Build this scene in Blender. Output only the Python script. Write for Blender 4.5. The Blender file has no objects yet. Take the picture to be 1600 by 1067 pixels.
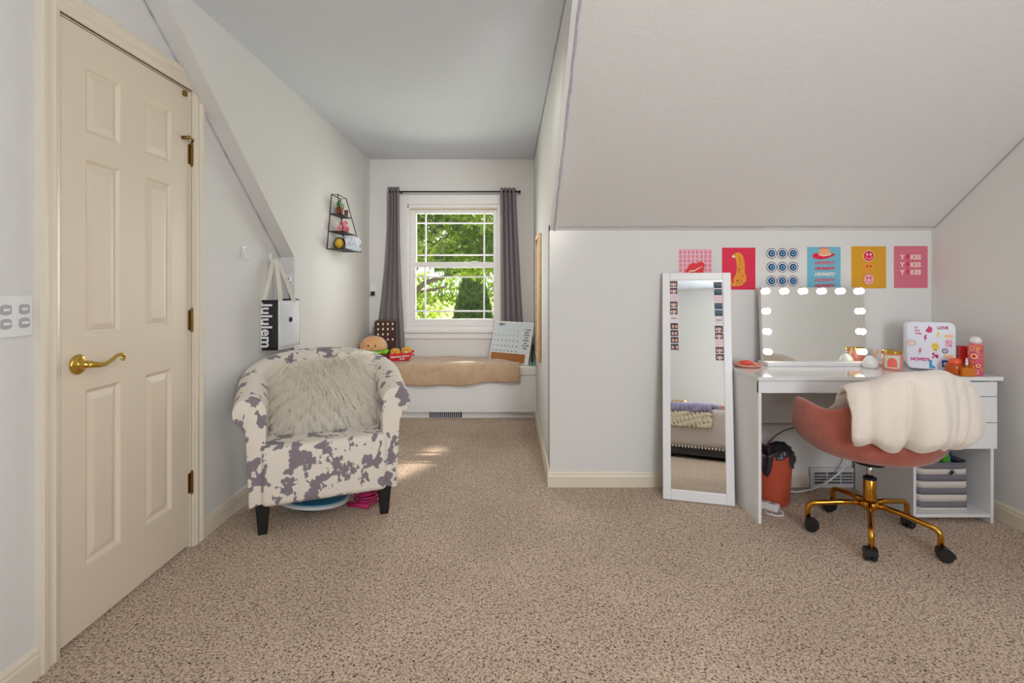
import bpy, bmesh, math, random
from mathutils import Vector, Matrix
random.seed(7)
SC = bpy.context.scene
COL = SC.collection
PI = math.pi

# ------------------------------------------------------------------ camera
cd = bpy.data.cameras.new('camera'); cam = bpy.data.objects.new('camera', cd); COL.objects.link(cam)
cam.location = (0, 0, 1.185); cam.rotation_euler = (PI/2, 0, 0)
cd.sensor_width = 36; cd.lens = 18.0; cd.shift_x = 0.0031; cd.shift_y = -0.0566
cd.clip_start = 0.02; cd.clip_end = 500
SC.camera = cam
# ------------------------------------------------------------------ world, sun, daylight, exposure
w = bpy.data.worlds.new('sky'); SC.world = w; w.use_nodes = True
bg = w.node_tree.nodes['Background']; bg.inputs[0].default_value = (0.86, 0.93, 1.0, 1); bg.inputs[1].default_value = 2.4
SUN_EL, SUN_AZ = math.radians(42), math.radians(6)      # sun stands beyond the dormer window
SUN_DIR = Vector((math.sin(SUN_AZ)*math.cos(SUN_EL), math.cos(SUN_AZ)*math.cos(SUN_EL), math.sin(SUN_EL)))
sd = bpy.data.lights.new('sun', 'SUN'); sd.energy = 9; sd.angle = math.radians(0.6); sd.color = (1, .95, .85)
so = bpy.data.objects.new('sun', sd); COL.objects.link(so); so.rotation_euler = SUN_DIR.to_track_quat('Z', 'Y').to_euler()
def area(name, loc, target, sx, sy, energy, color):
    d = bpy.data.lights.new(name, 'AREA'); d.shape = 'RECTANGLE'; d.size = sx; d.size_y = sy; d.energy = energy; d.color = color
    o = bpy.data.objects.new(name, d); COL.objects.link(o); o.location = loc
    o.rotation_euler = (Vector(target)-Vector(loc)).to_track_quat('-Z', 'Y').to_euler(); return o
area('dormer_window_daylight', (-.53, 5.06, 1.36), (-.53, 0, 1.2), .72, .98, 24, (.97, .98, .97))
area('rear_window_fill', (1.2, -2.14, 1.45), (-.5, 4.9, 1.3), .9, 1.2, 60, (.88, .935, 1.0))  # fill light added at the unseen rear window
SC.view_settings.view_transform = 'Standard'; SC.view_settings.look = 'None'
SC.view_settings.exposure = 0.0; SC.view_settings.gamma = 1.0; SC.view_settings.use_curve_mapping = False

# ------------------------------------------------------------------ materials
def lin(c): return tuple(((v/255)/12.92 if v/255 <= .04045 else ((v/255+.055)/1.055)**2.4) for v in c)
MATS = {}
def mat(name, rgb, rough=.6, metal=0, bump=None, vary=None, sheen=0, coat=0, emit=None, trans=0, spec=.5, alpha=1):
    """rgb in sRGB 0-255; bump=(scale,strength); vary=(scale,rgb2)"""
    if name in MATS: return MATS[name]
    m = bpy.data.materials.new(name); m.use_nodes = True; nt = m.node_tree; b = nt.nodes['Principled BSDF']
    b.inputs['Base Color'].default_value = (*lin(rgb), 1); b.inputs['Roughness'].default_value = rough
    b.inputs['Metallic'].default_value = metal; b.inputs['Specular IOR Level'].default_value = spec
    b.inputs['Sheen Weight'].default_value = sheen; b.inputs['Coat Weight'].default_value = coat
    b.inputs['Transmission Weight'].default_value = trans
    if emit: b.inputs['Emission Color'].default_value = (*lin(emit[0]), 1); b.inputs['Emission Strength'].default_value = emit[1]
    if bump or vary:
        tc = nt.nodes.new('ShaderNodeTexCoord')
    if bump:
        n = nt.nodes.new('ShaderNodeTexNoise'); n.inputs['Scale'].default_value = bump[0]; n.inputs['Detail'].default_value = 3
        bp = nt.nodes.new('ShaderNodeBump'); bp.inputs['Strength'].default_value = bump[1]; bp.inputs['Distance'].default_value = .01
        nt.links.new(tc.outputs['Object'], n.inputs['Vector']); nt.links.new(n.outputs['Fac'], bp.inputs['Height']); nt.links.new(bp.outputs[0], b.inputs['Normal'])
    if vary:
        n = nt.nodes.new('ShaderNodeTexNoise'); n.inputs['Scale'].default_value = vary[0]; n.inputs['Detail'].default_value = 4
        r = nt.nodes.new('ShaderNodeValToRGB'); r.color_ramp.elements[0].position = .35; r.color_ramp.elements[1].position = .65
        r.color_ramp.elements[0].color = (*lin(rgb), 1); r.color_ramp.elements[1].color = (*lin(vary[1]), 1)
        nt.links.new(tc.outputs['Object'], n.inputs['Vector']); nt.links.new(n.outputs['Fac'], r.inputs[0]); nt.links.new(r.outputs[0], b.inputs['Base Color'])
    MATS[name] = m; return m
WALL = mat('wall_paint', (226, 224, 220), .75, bump=(180, .05), spec=.3)
CEIL = mat('ceiling_paint', (222, 219, 215), .85, bump=(55, .28), spec=.2)
TRIM = mat('cream_trim', (232, 221, 200), .35)
DOORM = mat('cream_door', (230, 216, 194), .42, bump=(40, .02))
WHITE = mat('white_lacquer', (238, 238, 238), .25)
WTRIM = mat('white_window_trim', (236, 234, 232), .4)
GLOSSW = mat('glossy_white', (238, 237, 236), .08, coat=.6)
BRASS = mat('polished_brass', (214, 176, 84), .18, 1)
OLDBRASS = mat('aged_brass', (140, 112, 58), .35, 1)
GOLD = mat('gold_metal', (206, 150, 58), .2, 1)
BLACK = mat('black_plastic', (26, 26, 28), .45)
BLACKW = mat('black_wood', (22, 20, 20), .5)
DARKM = mat('dark_metal', (48, 44, 44), .4, .8)
CHROME = mat('chrome', (205, 205, 208), .15, 1)
MIRROR = mat('mirror_glass', (244, 247, 244), .0, 1)
CURTAIN = mat('grey_curtain', (136, 126, 130), .85, bump=(400, .15), sheen=.2)
SILVERC = mat('white_plastic', (236, 236, 234), .35)
TAN = mat('tan_fleece', (206, 176, 146), .95, bump=(160, .35), sheen=.4, vary=(18, (194, 162, 132)))
CREAMF = mat('cream_fleece', (236, 224, 210), .95, bump=(120, .25), sheen=.5)
CORAL = mat('coral_velvet', (184, 100, 80), .8, sheen=.4, vary=(14, (170, 87, 69)))
FUR = mat('cream_fur', (246, 238, 222), .8, vary=(9, (232, 220, 200)), sheen=.3)
GREYM = mat('shadow_grey', (90, 88, 90), .6)
PAINTLINE = mat('blue_grey_paint_edge', (164, 170, 190), .8, vary=(30, (190, 192, 200)))
def cowprint():
    m = bpy.data.materials.new('cow_print_fabric'); m.use_nodes = True; nt = m.node_tree; b = nt.nodes['Principled BSDF']
    tc = nt.nodes.new('ShaderNodeTexCoord'); mp = nt.nodes.new('ShaderNodeMapping'); mp.inputs['Scale'].default_value = (1, 1, .8)
    n = nt.nodes.new('ShaderNodeTexNoise'); n.inputs['Scale'].default_value = 11.5; n.inputs['Detail'].default_value = 2.8; n.inputs['Roughness'].default_value = .68; n.inputs['Distortion'].default_value = .2
    r = nt.nodes.new('ShaderNodeValToRGB'); e = r.color_ramp.elements; e[0].position = .528; e[1].position = .546
    e[0].color = (*lin((238, 228, 214)), 1); e[1].color = (*lin((140, 130, 136)), 1)
    nt.links.new(tc.outputs['Object'], mp.inputs[0]); nt.links.new(mp.outputs[0], n.inputs['Vector']); nt.links.new(n.outputs['Fac'], r.inputs[0]); nt.links.new(r.outputs[0], b.inputs['Base Color'])
    b.inputs['Roughness'].default_value = .9; b.inputs['Sheen Weight'].default_value = .2
    return m
COW = cowprint()
def carpet():
    m = bpy.data.materials.new('beige_frieze_carpet'); m.use_nodes = True; nt = m.node_tree; b = nt.nodes['Principled BSDF']; L = nt.links
    tc = nt.nodes.new('ShaderNodeTexCoord')
    def noise(sc, det, dist=0, rough=.5):
        n = nt.nodes.new('ShaderNodeTexNoise'); n.inputs['Scale'].default_value = sc; n.inputs['Detail'].default_value = det; n.inputs['Distortion'].default_value = dist; n.inputs['Roughness'].default_value = rough
        L.new(tc.outputs['Object'], n.inputs['Vector']); return n
    a = noise(135, 3, .9, .7)
    r = nt.nodes.new('ShaderNodeValToRGB'); e = r.color_ramp.elements
    e[0].position = .385; e[0].color = (*lin((70, 46, 34)), 1); e[1].position = .66; e[1].color = (*lin((255, 236, 214)), 1)
    k = e.new(.44); k.color = (*lin((178, 148, 122)), 1); k = e.new(.50); k.color = (*lin((238, 210, 184)), 1)
    L.new(a.outputs['Fac'], r.inputs[0])
    big = noise(2.2, 3, .4)
    r2 = nt.nodes.new('ShaderNodeValToRGB'); r2.color_ramp.elements[0].position = .3; r2.color_ramp.elements[0].color = (.86, .83, .79, 1); r2.color_ramp.elements[1].position = .7; r2.color_ramp.elements[1].color = (1, .985, .96, 1)
    L.new(big.outputs['Fac'], r2.inputs[0])
    mx = nt.nodes.new('ShaderNodeMix'); mx.data_type = 'RGBA'; mx.blend_type = 'MULTIPLY'; mx.inputs[0].default_value = 1
    L.new(r.outputs[0], mx.inputs[6]); L.new(r2.outputs[0], mx.inputs[7]); L.new(mx.outputs[2], b.inputs['Base Color'])
    bp = nt.nodes.new('ShaderNodeBump'); bp.inputs['Strength'].default_value = .8; bp.inputs['Distance'].default_value = .012
    L.new(a.outputs['Fac'], bp.inputs['Height']); L.new(bp.outputs[0], b.inputs['Normal'])
    b.inputs['Roughness'].default_value = .95; b.inputs['Specular IOR Level'].default_value = .1; b.inputs['Sheen Weight'].default_value = .25
    return m
CARPET = carpet()
def glassmat():
    m = bpy.data.materials.new('window_glass'); m.use_nodes = True; nt = m.node_tree; nt.nodes.clear()
    o = nt.nodes.new('ShaderNodeOutputMaterial'); t = nt.nodes.new('ShaderNodeBsdfTransparent'); g = nt.nodes.new('ShaderNodeBsdfGlossy'); g.inputs['Roughness'].default_value = .02
    mx = nt.nodes.new('ShaderNodeMixShader'); fr = nt.nodes.new('ShaderNodeFresnel'); fr.inputs[0].default_value = 1.45
    nt.links.new(fr.outputs[0], mx.inputs[0]); nt.links.new(t.outputs[0], mx.inputs[1]); nt.links.new(g.outputs[0], mx.inputs[2]); nt.links.new(mx.outputs[0], o.inputs[0]); return m
GLASS = glassmat()
def leafmat(name, rgb, rgb2):
    m = bpy.data.materials.new(name); m.use_nodes = True; nt = m.node_tree; nt.nodes.clear()
    o = nt.nodes.new('ShaderNodeOutputMaterial'); d = nt.nodes.new('ShaderNodeBsdfDiffuse'); t = nt.nodes.new('ShaderNodeBsdfTranslucent')
    mx = nt.nodes.new('ShaderNodeMixShader'); mx.inputs[0].default_value = .5
    tc = nt.nodes.new('ShaderNodeTexCoord'); n = nt.nodes.new('ShaderNodeTexNoise'); n.inputs['Scale'].default_value = 1.3
    r = nt.nodes.new('ShaderNodeValToRGB'); r.color_ramp.elements[0].position = .38; r.color_ramp.elements[1].position = .62
    r.color_ramp.elements[0].color = (*lin(rgb), 1); r.color_ramp.elements[1].color = (*lin(rgb2), 1)
    nt.links.new(tc.outputs['Object'], n.inputs['Vector']); nt.links.new(n.outputs['Fac'], r.inputs[0])
    for s in (d, t): nt.links.new(r.outputs[0], s.inputs['Color'])
    nt.links.new(d.outputs[0], mx.inputs[1]); nt.links.new(t.outputs[0], mx.inputs[2]); nt.links.new(mx.outputs[0], o.inputs[0]); return m
LEAF = leafmat('tree_leaf', (98, 126, 40), (166, 184, 66)); NEEDLE = leafmat('spruce_needle', (66, 92, 46), (100, 126, 66))
FURT = leafmat('cream_fur_strand', (250, 243, 230), (255, 251, 242)); BARK = mat('bark', (92, 78, 64), .9, bump=(30, .6)); GRASS = mat('lawn_grass', (158, 186, 70), .9, vary=(.25, (196, 208, 96)))

# ------------------------------------------------------------------ mesh builder
class MB:
    def __init__(s): s.v = []; s.f = []
    def add(s, vs, fs):
        o = len(s.v); s.v += [tuple(p) for p in vs]; s.f += [tuple(i+o for i in f) for f in fs]; return s
    def box(s, x0, x1, y0, y1, z0, z1):
        return s.add([(x0,y0,z0),(x1,y0,z0),(x1,y1,z0),(x0,y1,z0),(x0,y0,z1),(x1,y0,z1),(x1,y1,z1),(x0,y1,z1)],
                     [(3,2,1,0),(4,5,6,7),(0,1,5,4),(1,2,6,5),(2,3,7,6),(3,0,4,7)])
    def prism(s, poly, axis, a, b):
        n = len(poly)
        def P(p, t):
            return {'x': (t, p[0], p[1]), 'y': (p[0], t, p[1]), 'z': (p[0], p[1], t)}[axis]
        vs = [P(p, a) for p in poly]+[P(p, b) for p in poly]
        fs = [tuple(range(n))[::-1], tuple(range(n, 2*n))]+[(i, (i+1) % n, n+(i+1) % n, n+i) for i in range(n)]
        return s.add(vs, fs)
    def tube(s, path, r, n=8, closed=False):
        path = [Vector(p) for p in path]; k = len(path); rings = []
        up = Vector((0, 0, 1))
        prev = None
        for i, p in enumerate(path):
            a = path[(i-1) % k] if (i > 0 or closed) else p; b = path[(i+1) % k] if (i < k-1 or closed) else p
            t = (b-a).normalized()
            if prev is None:
                u = t.cross(up)
                if u.length < 1e-3: u = t.cross(Vector((1, 0, 0)))
            else: u = prev-t*prev.dot(t)
            u.normalize(); prev = u; v = t.cross(u)
            rr = r[i] if isinstance(r, (list, tuple)) else r
            rings.append([p+u*math.cos(2*PI*j/n)*rr+v*math.sin(2*PI*j/n)*rr for j in range(n)])
        vs = [q for R in rings for q in R]; fs = []
        for i in range(k if closed else k-1):
            for j in range(n):
                i2 = (i+1) % k
                fs.append((i*n+j, i*n+(j+1) % n, i2*n+(j+1) % n, i2*n+j))
        if not closed: fs += [tuple(range(n))[::-1], tuple(range((k-1)*n, k*n))]
        return s.add(vs, fs)
    def lathe(s, prof, c=(0, 0, 0), n=24, sx=1, sy=1):
        vs = []; fs = []; k = len(prof)
        for r, z in prof:
            for j in range(n): vs.append((c[0]+r*sx*math.cos(2*PI*j/n), c[1]+r*sy*math.sin(2*PI*j/n), c[2]+z))
        for i in range(k-1):
            for j in range(n): fs.append((i*n+j, i*n+(j+1) % n, (i+1)*n+(j+1) % n, (i+1)*n+j))
        if prof[0][0] > 1e-6: fs.append(tuple(range(n))[::-1])
        if prof[-1][0] > 1e-6: fs.append(tuple(range((k-1)*n, k*n)))
        return s.add(vs, fs)
    def ball(s, c, r, n=16, m=10, e=1.0):
        rx, ry, rz = r if isinstance(r, (tuple, list)) else (r, r, r)
        def pw(v): return math.copysign(abs(v)**e, v)
        vs = []; fs = []
        for i in range(m+1):
            t = -PI/2+PI*i/m
            for j in range(n):
                a = 2*PI*j/n
                vs.append((c[0]+rx*pw(math.cos(t))*pw(math.cos(a)), c[1]+ry*pw(math.cos(t))*pw(math.sin(a)), c[2]+rz*pw(math.sin(t))))
        for i in range(m):
            for j in range(n): fs.append((i*n+j, i*n+(j+1) % n, (i+1)*n+(j+1) % n, (i+1)*n+j))
        return s.add(vs, fs)
    def grid(s, fn, nu, nv, wrap=False):
        vs = [fn(i/nu, j/nv) for i in range(nu if wrap else nu+1) for j in range(nv+1)]; fs = []
        N = nu if wrap else nu+1
        for i in range(nu):
            for j in range(nv):
                a = i*(nv+1)+j; b = ((i+1) % N)*(nv+1)+j
                fs.append((a, b, b+1, a+1))
        return s.add(vs, fs)
    def xf(s, M, start=0):
        for i in range(start, len(s.v)): s.v[i] = tuple(M @ Vector(s.v[i]))
        return s
    def build(s, name, m, parent=None, smooth=False, bevel=0, seg=2, sub=0, solid=0, world=False, weld=False):
        me = bpy.data.meshes.new(name)
        vs = s.v
        if world and parent is not None:
            inv = Matrix.LocRotScale(parent.location, parent.rotation_euler, None).inverted()
            vs = [tuple(inv @ Vector(p)) for p in vs]
        me.from_pydata(vs, [], s.f); me.validate()
        bm = bmesh.new(); bm.from_mesh(me)
        if weld: bmesh.ops.remove_doubles(bm, verts=bm.verts, dist=1e-5)
        bmesh.ops.recalc_face_normals(bm, faces=bm.faces); bm.to_mesh(me); bm.free()
        me.materials.append(m)
        if smooth:
            for p in me.polygons: p.use_smooth = True
        o = bpy.data.objects.new(name, me); COL.objects.link(o)
        if parent is not None: o.parent = parent
        if solid: q = o.modifiers.new('solid', 'SOLIDIFY'); q.thickness = solid; q.offset = 0
        if bevel: q = o.modifiers.new('bevel', 'BEVEL'); q.width = bevel; q.segments = seg; q.limit_method = 'ANGLE'; q.angle_limit = math.radians(40)
        if sub: q = o.modifiers.new('sub', 'SUBSURF'); q.levels = sub; q.render_levels = sub
        return o
def tag(o, label, cat=None, group=None):
    o['label'] = label
    if cat: o['category'] = cat
    if group: o['group'] = group
    return o
def thing(name, label, cat, loc=(0, 0, 0), rotz=0, group=None):
    o = bpy.data.objects.new(name, None); COL.objects.link(o); o.empty_display_size = .05
    o.location = loc; o.rotation_euler = (0, 0, rotz); return tag(o, label, cat, group)
def struct(o, label=None):
    o['kind'] = 'structure'
    if label: o['label'] = label
    return o
def sroot(name, label, loc=(0, 0, 0)):
    o = bpy.data.objects.new(name, None); COL.objects.link(o); o.location = loc; o.empty_display_size = .05; return struct(o, label)
def text(name, body, size, m, parent, M, bold=0.0, shear=0.0, extrude=.0004, space=1.0, xs=1.0):
    c = bpy.data.curves.new(name, 'FONT'); c.body = body; c.size = size; c.align_x = 'CENTER'; c.align_y = 'CENTER'
    c.offset = bold; c.shear = shear; c.extrude = extrude; c.space_character = space; c.resolution_u = 3
    t = bpy.data.objects.new(name, c); COL.objects.link(t)
    me = bpy.data.meshes.new_from_object(t); bpy.data.objects.remove(t)
    me.transform(M @ Matrix.Diagonal((xs, 1, 1, 1))); me.materials.clear(); me.materials.append(m)
    o = bpy.data.objects.new(name, me); COL.objects.link(o); o.parent = parent; return o
# a frame whose local x runs right, y up, z towards the room (for flat print on a face looking to -Y)
def face(x, y, z): return Matrix.Translation((x, y, z)) @ Matrix.Rotation(PI/2, 4, 'X')
def circ(cx, cz, r, n=20, rz=None): return [(cx+r*math.cos(2*PI*i/n), cz+(rz or r)*math.sin(2*PI*i/n)) for i in range(n)]
def flat(name, polys, m, parent, y, t=.0006):
    b = MB()
    for p in polys: b.prism(p, 'y', y-t, y)
    return b.build(name, m, parent)

# ================================================================== THE ROOM
ZC = 2.382; XL = -1.43; XR = 2.467; YK = 2.99; YB = 4.93; XD0 = -1.34; XD1 = .24; YR = -2.2
def zl(y): return 1.35+.792*(3.2-y)       # underside of the roof slope on the left
def zr(y): return 1.495+.72*(YK-y)        # underside of the roof slope on the right
floor = struct(MB().prism([(XL-.3, YR-.1), (XR+.1, YR-.1), (XR+.1, 3.1), (XD1+.1, 3.1), (XD1+.1, YB+.12), (XD0-.1, YB+.12), (XL-.3, 3.3)], 'z', -.12, 0).build('floor', CARPET), 'beige and brown flecked carpet covering the floor')
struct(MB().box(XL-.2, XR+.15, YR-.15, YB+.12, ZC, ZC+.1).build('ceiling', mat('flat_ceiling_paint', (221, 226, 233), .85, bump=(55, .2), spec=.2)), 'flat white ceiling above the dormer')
yl = 3.2-(ZC-1.35)/.792; yr = YK-(ZC-1.495)/.72
struct(MB().prism([(YK+.12, 1.495-.0864), (yr, ZC), (yr, ZC+.1), (YK+.12, 1.62)], 'x', XD1+.022, XR+.1).build('ceiling_slope', CEIL), 'sloped textured ceiling above the desk')
wl = struct(MB().prism([(YR, 0), (1.626, 0), (1.626, 2.048), (2.307, 2.048), (2.307, 0), (3.2, 0), (3.2, zl(3.2)), (yl, ZC), (YR, ZC)], 'x', XL-.1, XL).build('wall_left', WALL), 'off-white wall holding the cream door')
struct(MB().prism([(3.2, 0), (YB+.1, 0), (YB+.1, ZC), (yl, ZC), (3.2, 1.35)], 'x', XD0-.19, XD0).build('wall_dormer_left', WALL), 'left side wall of the dormer alcove')
struct(MB().prism([(3.06, 0), (YB+.1, 0), (YB+.1, ZC), (yr, ZC), (YK, 1.495), (3.06, 1.495)], 'x', XD1, XD1+.0215).build('wall_dormer_right', WALL), 'right side wall of the dormer alcove')
struct(MB().box(XD1, XR+.1, YK, YK+.1, 0, 1.53).build('wall_knee', WALL), 'low white knee wall behind the desk')
struct(MB().prism([(YR, 0), (YK+.1, 0), (YK+.1, ZC), (YR, ZC)], 'x', XR, XR+.1).build('wall_right', WALL), 'right-hand wall beside the desk')
WX0, WX1, WZ0, WZ1 = -.985, -.083, .735, 1.955
b = MB().box(XD0-.1, WX0, YB, YB+.12, 0, ZC).box(WX1, XD1+.1, YB, YB+.12, 0, ZC).box(WX0, WX1, YB, YB+.12, 0, WZ0).box(WX0, WX1, YB, YB+.12, WZ1, ZC)
struct(b.build('wall_window', WALL), 'end wall of the dormer around the window')
b = MB().box(XL-.1, .75, YR-.1, YR, 0, ZC).box(1.65, XR+.1, YR-.1, YR, 0, ZC).box(.75, 1.65, YR-.1, YR, 0, .85).box(.75, 1.65, YR-.1, YR, 2.05, ZC)
struct(b.build('wall_rear', WALL), 'wall behind the bed')
r2 = sroot('window_2', 'unseen window added in the wall behind the bed', (1.2, YR, .85))  # window added out of view as a daylight source
MB().box(-.53, -.45, -.03, .03, 0, 1.2).box(.45, .53, -.03, .03, 0, 1.2).box(-.53, .53, -.03, .03, 1.2, 1.28).box(-.55, .55, -.03, .05, -.08, 0).build('window_frame', WTRIM, r2, bevel=.004)
MB().box(-.45, .45, -.02, .01, .57, .63).build('sash_rail', WTRIM, r2, bevel=.003)
struct(MB().box(XL-.5, XL-.45, 1.4, 2.5, -.1, 2.3).build('wall_backing', GREYM), 'dark panel added behind the door against light leaks')  # dark panels added to stop light leaks and keep the door gap dark
struct(MB().box(XL-.5, XL-.1, 1.4, 2.5, -.1, -.001).build('floor_backing', GREYM), 'dark panel added below the door gap against light leaks')
# rough painted edge lines along the joints
def paint_edge(n, pts, wd, nrm):
    nrm = Vector(nrm); q = []
    for (a, c) in zip(pts[:-1], pts[1:]):
        a = Vector(a); c = Vector(c); k = max(2, int((c-a).length/.045))
        q += [a+(c-a)*i/k for i in range(k)]
    q.append(Vector(pts[-1])); L = []; R = []
    d = (q[-1]-q[0]).normalized().cross(nrm).normalized()
    for p in q:
        j = random.uniform(-.25, .25)*wd
        L.append(p+d*(wd*random.uniform(.3, .6)+j)+nrm*.0015); R.append(p-d*(wd*random.uniform(.3, .6)-j)+nrm*.0015)
    k = len(q); b = MB(); b.add(L+R, [(i, i+1, k+i+1, k+i) for i in range(k-1)])
    return struct(b.build('trim_%d' % n, PAINTLINE, solid=.001), 'uneven blue-grey paint line along the ceiling joint')
ns = Vector((0, -.72, -1)).normalized()
paint_edge(1, [(XL+.004, 3.2, zl(3.2)), (XL+.004, 1.9, zl(1.9))], .010, (1, 0, 0))
paint_edge(2, [(XD1+.024, YK, zr(YK)-.003), (XD1+.03, 1.8, zr(1.8)-.003)], .009, ns)
paint_edge(3, [(XD1+.05, YK-.03, zr(YK)+.018), (XR-.01, YK-.03, zr(YK)+.018)], .006, ns)
paint_edge(4, [(XD1-.004, 2.1, ZC-.004), (XD1-.004, YB-.05, ZC-.004)], .007, (-1, 0, 0))
paint_edge(5, [(XR-.002, YK-.02, zr(YK)-.006+.0144), (XR-.002, 2.1, zr(2.1)-.006)], .006, (-1, 0, 0))
# baseboards
def baseboard(name, axis, fixed, a0, a1, sgn, label):
    d = sgn
    prof = [(0, 0), (d*.014, 0), (d*.014, .062), (d*.011, .07), (d*.011, .078), (d*.006, .088), (0, .09)]
    b = MB()
    if axis == 'y': b.prism([(fixed+p[0], p[1]) for p in prof], 'y', a0, a1)
    else: b.prism([(fixed+p[0], p[1]) for p in prof], 'x', a0, a1)
    return struct(b.build(name, TRIM), label)
baseboard('baseboard_left', 'y', XL, 2.385, 3.2, 1, 'cream baseboard between the door and the armchair')
baseboard('baseboard_left_near', 'y', XL, YR, 1.545, 1, 'cream baseboard under the light switches')
baseboard('baseboard_dormer_right', 'y', XD1, 2.991, 4.52, -1, 'cream baseboard along the right side of the dormer')
baseboard('baseboard_knee', 'x', YK, XD1-.014, 1.745, -1, 'cream baseboard along the knee wall beside the mirror')
baseboard('baseboard_knee_right', 'x', YK, 2.03, XR, -1, 'cream baseboard along the knee wall behind the desk')
baseboard('baseboard_right', 'y', XR, YR, YK, -1, 'cream baseboard along the right wall')
baseboard('baseboard_dormer_left', 'y', XD0, 3.2, 4.5, 1, 'cream baseboard behind the armchair')

# ------------------------------------------------------------------ door
DY0, DY1, DZ0, DZ1, DX = 1.63, 2.303, .016, 2.042, XL-.004
d1 = sroot('door_1', 'cream six-panel door with a brass lever', (DX, DY0, 0))
cols = ((.105, .262), (.390, .548)); rows = ((.228, .825), (1.005, 1.608), (1.697, 1.922))
# the slab: stiles and rails with holes for the six panels
us = [0, cols[0][0], cols[0][1], cols[1][0], cols[1][1], DY1-DY0]; zs = [DZ0]+[z for r in rows for z in r]+[DZ1]
b = MB()
for i in range(5):
    for j in range(7):
        if i in (1, 3) and j in (1, 3, 5): continue
        b.box(-.036, 0, us[i], us[i+1], zs[j], zs[j+1])
b.build('slab', DOORM, d1, weld=True)
for c in cols:
    for r in rows:
        u0, u1 = c; z0, z1 = r; b = MB()
        def ring(i, x): return [(x, u0+i, z0+i), (x, u1-i, z0+i), (x, u1-i, z1-i), (x, u0+i, z1-i)]
        R = [ring(0, 0), ring(.004, -.002), ring(.012, -.009), ring(.016, -.0105), ring(.038, -.0035), ring(.041, -.003)]
        for q in R: b.v += q
        for k in range(len(R)-1):
            for s in range(4): b.f.append((k*4+s, k*4+(s+1) % 4, k*4+4+(s+1) % 4, k*4+4+s))
        k = (len(R)-1)*4; b.f.append((k, k+1, k+2, k+3))
        b.build('panel', DOORM, d1)
# lever handle
hz, hy = .916, 1.702-DY0
ro = MB().lathe([(.0, 0), (.033, 0), (.034, .004), (.030, .008), (.026, .010), (.016, .013), (.013, .018), (.012, .045), (0, .046)], n=28).xf(Matrix.Translation((0, hy, hz)) @ Matrix.Rotation(PI/2, 4, 'Y')).build('handle', BRASS, d1, smooth=True)
ro['label'] = 'polished brass lever handle'
path = [(.042, hy-.012, hz), (.048, hy+.005, hz-.001), (.05, hy+.03, hz-.006), (.05, hy+.055, hz-.007), (.05, hy+.08, hz+.002), (.05, hy+.105, hz+.014), (.05, hy+.125, hz+.017), (.05, hy+.138, hz+.012), (.05, hy+.142, hz+.003), (.05, hy+.136, hz-.004), (.05, hy+.129, hz-.001)]
MB().tube(path, [.010, .011, .0095, .0075, .006, .006, .006, .006, .005, .005, .004], 10).build('lever', BRASS, ro, smooth=True)
MB().box(.0, .0012, -.0, .003, hz-.03, hz+.03).build('latch_plate', OLDBRASS, d1)
for z in (1.765, 1.02, .29):
    h = MB().tube([(.006, DY1-DY0+.004, z-.045), (.006, DY1-DY0+.004, z+.045)], .0065, 10).box(-.001, .003, DY1-DY0-.016, DY1-DY0+.003, z-.044, z+.044).build('hinge', OLDBRASS, d1, smooth=False)
    MB().ball((.006, DY1-DY0+.004, z+.049), .006, 8, 6).ball((.006, DY1-DY0+.004, z-.049), .006, 8, 6).build('pin', OLDBRASS, h, smooth=True)
st = MB().tube([(.006, DY1-DY0+.004, 1.822), (.03, DY1-DY0-.02, 1.824), (.03, DY1-DY0-.055, 1.826)], .004, 8).tube([(.034, DY1-DY0-.055, 1.826), (.0, DY1-DY0-.055, 1.826)], .008, 10).build('door_stop', OLDBRASS, d1, smooth=True)
MB().box(0, .012, DY1-DY0-.055, DY1-DY0-.035, DZ1-.03, DZ1-.008).build('closer_tab', OLDBRASS, d1, bevel=.002)
# jamb and casing
jb = MB().box(XL-.1, XL, 1.612, 1.628, 0, 2.06).box(XL-.1, XL, 2.305, 2.321, 0, 2.045).box(XL-.1, XL, 1.612, 2.31, 2.045, 2.058)
jb.box(XL-.1, XL-.042, 1.626, 1.64, 0, 2.045).box(XL-.1, XL-.042, 2.292, 2.306, 0, 2.045).box(XL-.1, XL-.042, 1.63, 2.3, 2.03, 2.046)
struct(jb.build('trim_6', TRIM), 'cream door jamb')
casing = sroot('trim_7', 'cream moulded casing around the door', (XL, 1.546, 0))
def casing_leg(y_in, s, top_in, top_out):
    # moulded profile across the width: (offset from the opening, thickness)
    pr = [(0, .008), (.012, .011), (.02, .015), (.03, .012), (.042, .012), (.05, .018), (.066, .02), (.076, .016)]
    b = MB(); n = len(pr)
    def zt(o): return top_in+(top_out-top_in)*o/.076
    for o, t in pr: b.v += [(t, y_in+s*o, 0), (t, y_in+s*o, zt(o)), (0, y_in+s*o, 0), (0, y_in+s*o, zt(o))]
    for i in range(n-1):
        a = i*4; c = a+4; b.f += [(a, c, c+1, a+1), (a+1, c+1, c+3, a+3)]
    b.f += [(0, 1, 3, 2), ((n-1)*4, (n-1)*4+1, (n-1)*4+3, (n-1)*4+2)]
    return b
casing_leg(1.622-1.546, -1, 2.052, 2.128).build('casing_leg', TRIM, casing)
casing_leg(2.309-1.546, 1, zl(2.309)-.004, zl(2.385)-.004).build('casing_leg', TRIM, casing)
pr = [(0, .008), (.012, .011), (.02, .015), (.03, .012), (.042, .012), (.05, .018), (.066, .02), (.076, .016)]
b = MB()
for o, t in pr:
    z = 2.052+o; ye = min(2.32, 3.2-(z+.004-1.35)/.792)
    b.v += [(t, 1.622-o-1.546, z), (t, ye-1.546, z), (0, 1.622-o-1.546, z), (0, ye-1.546, z)]
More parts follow.
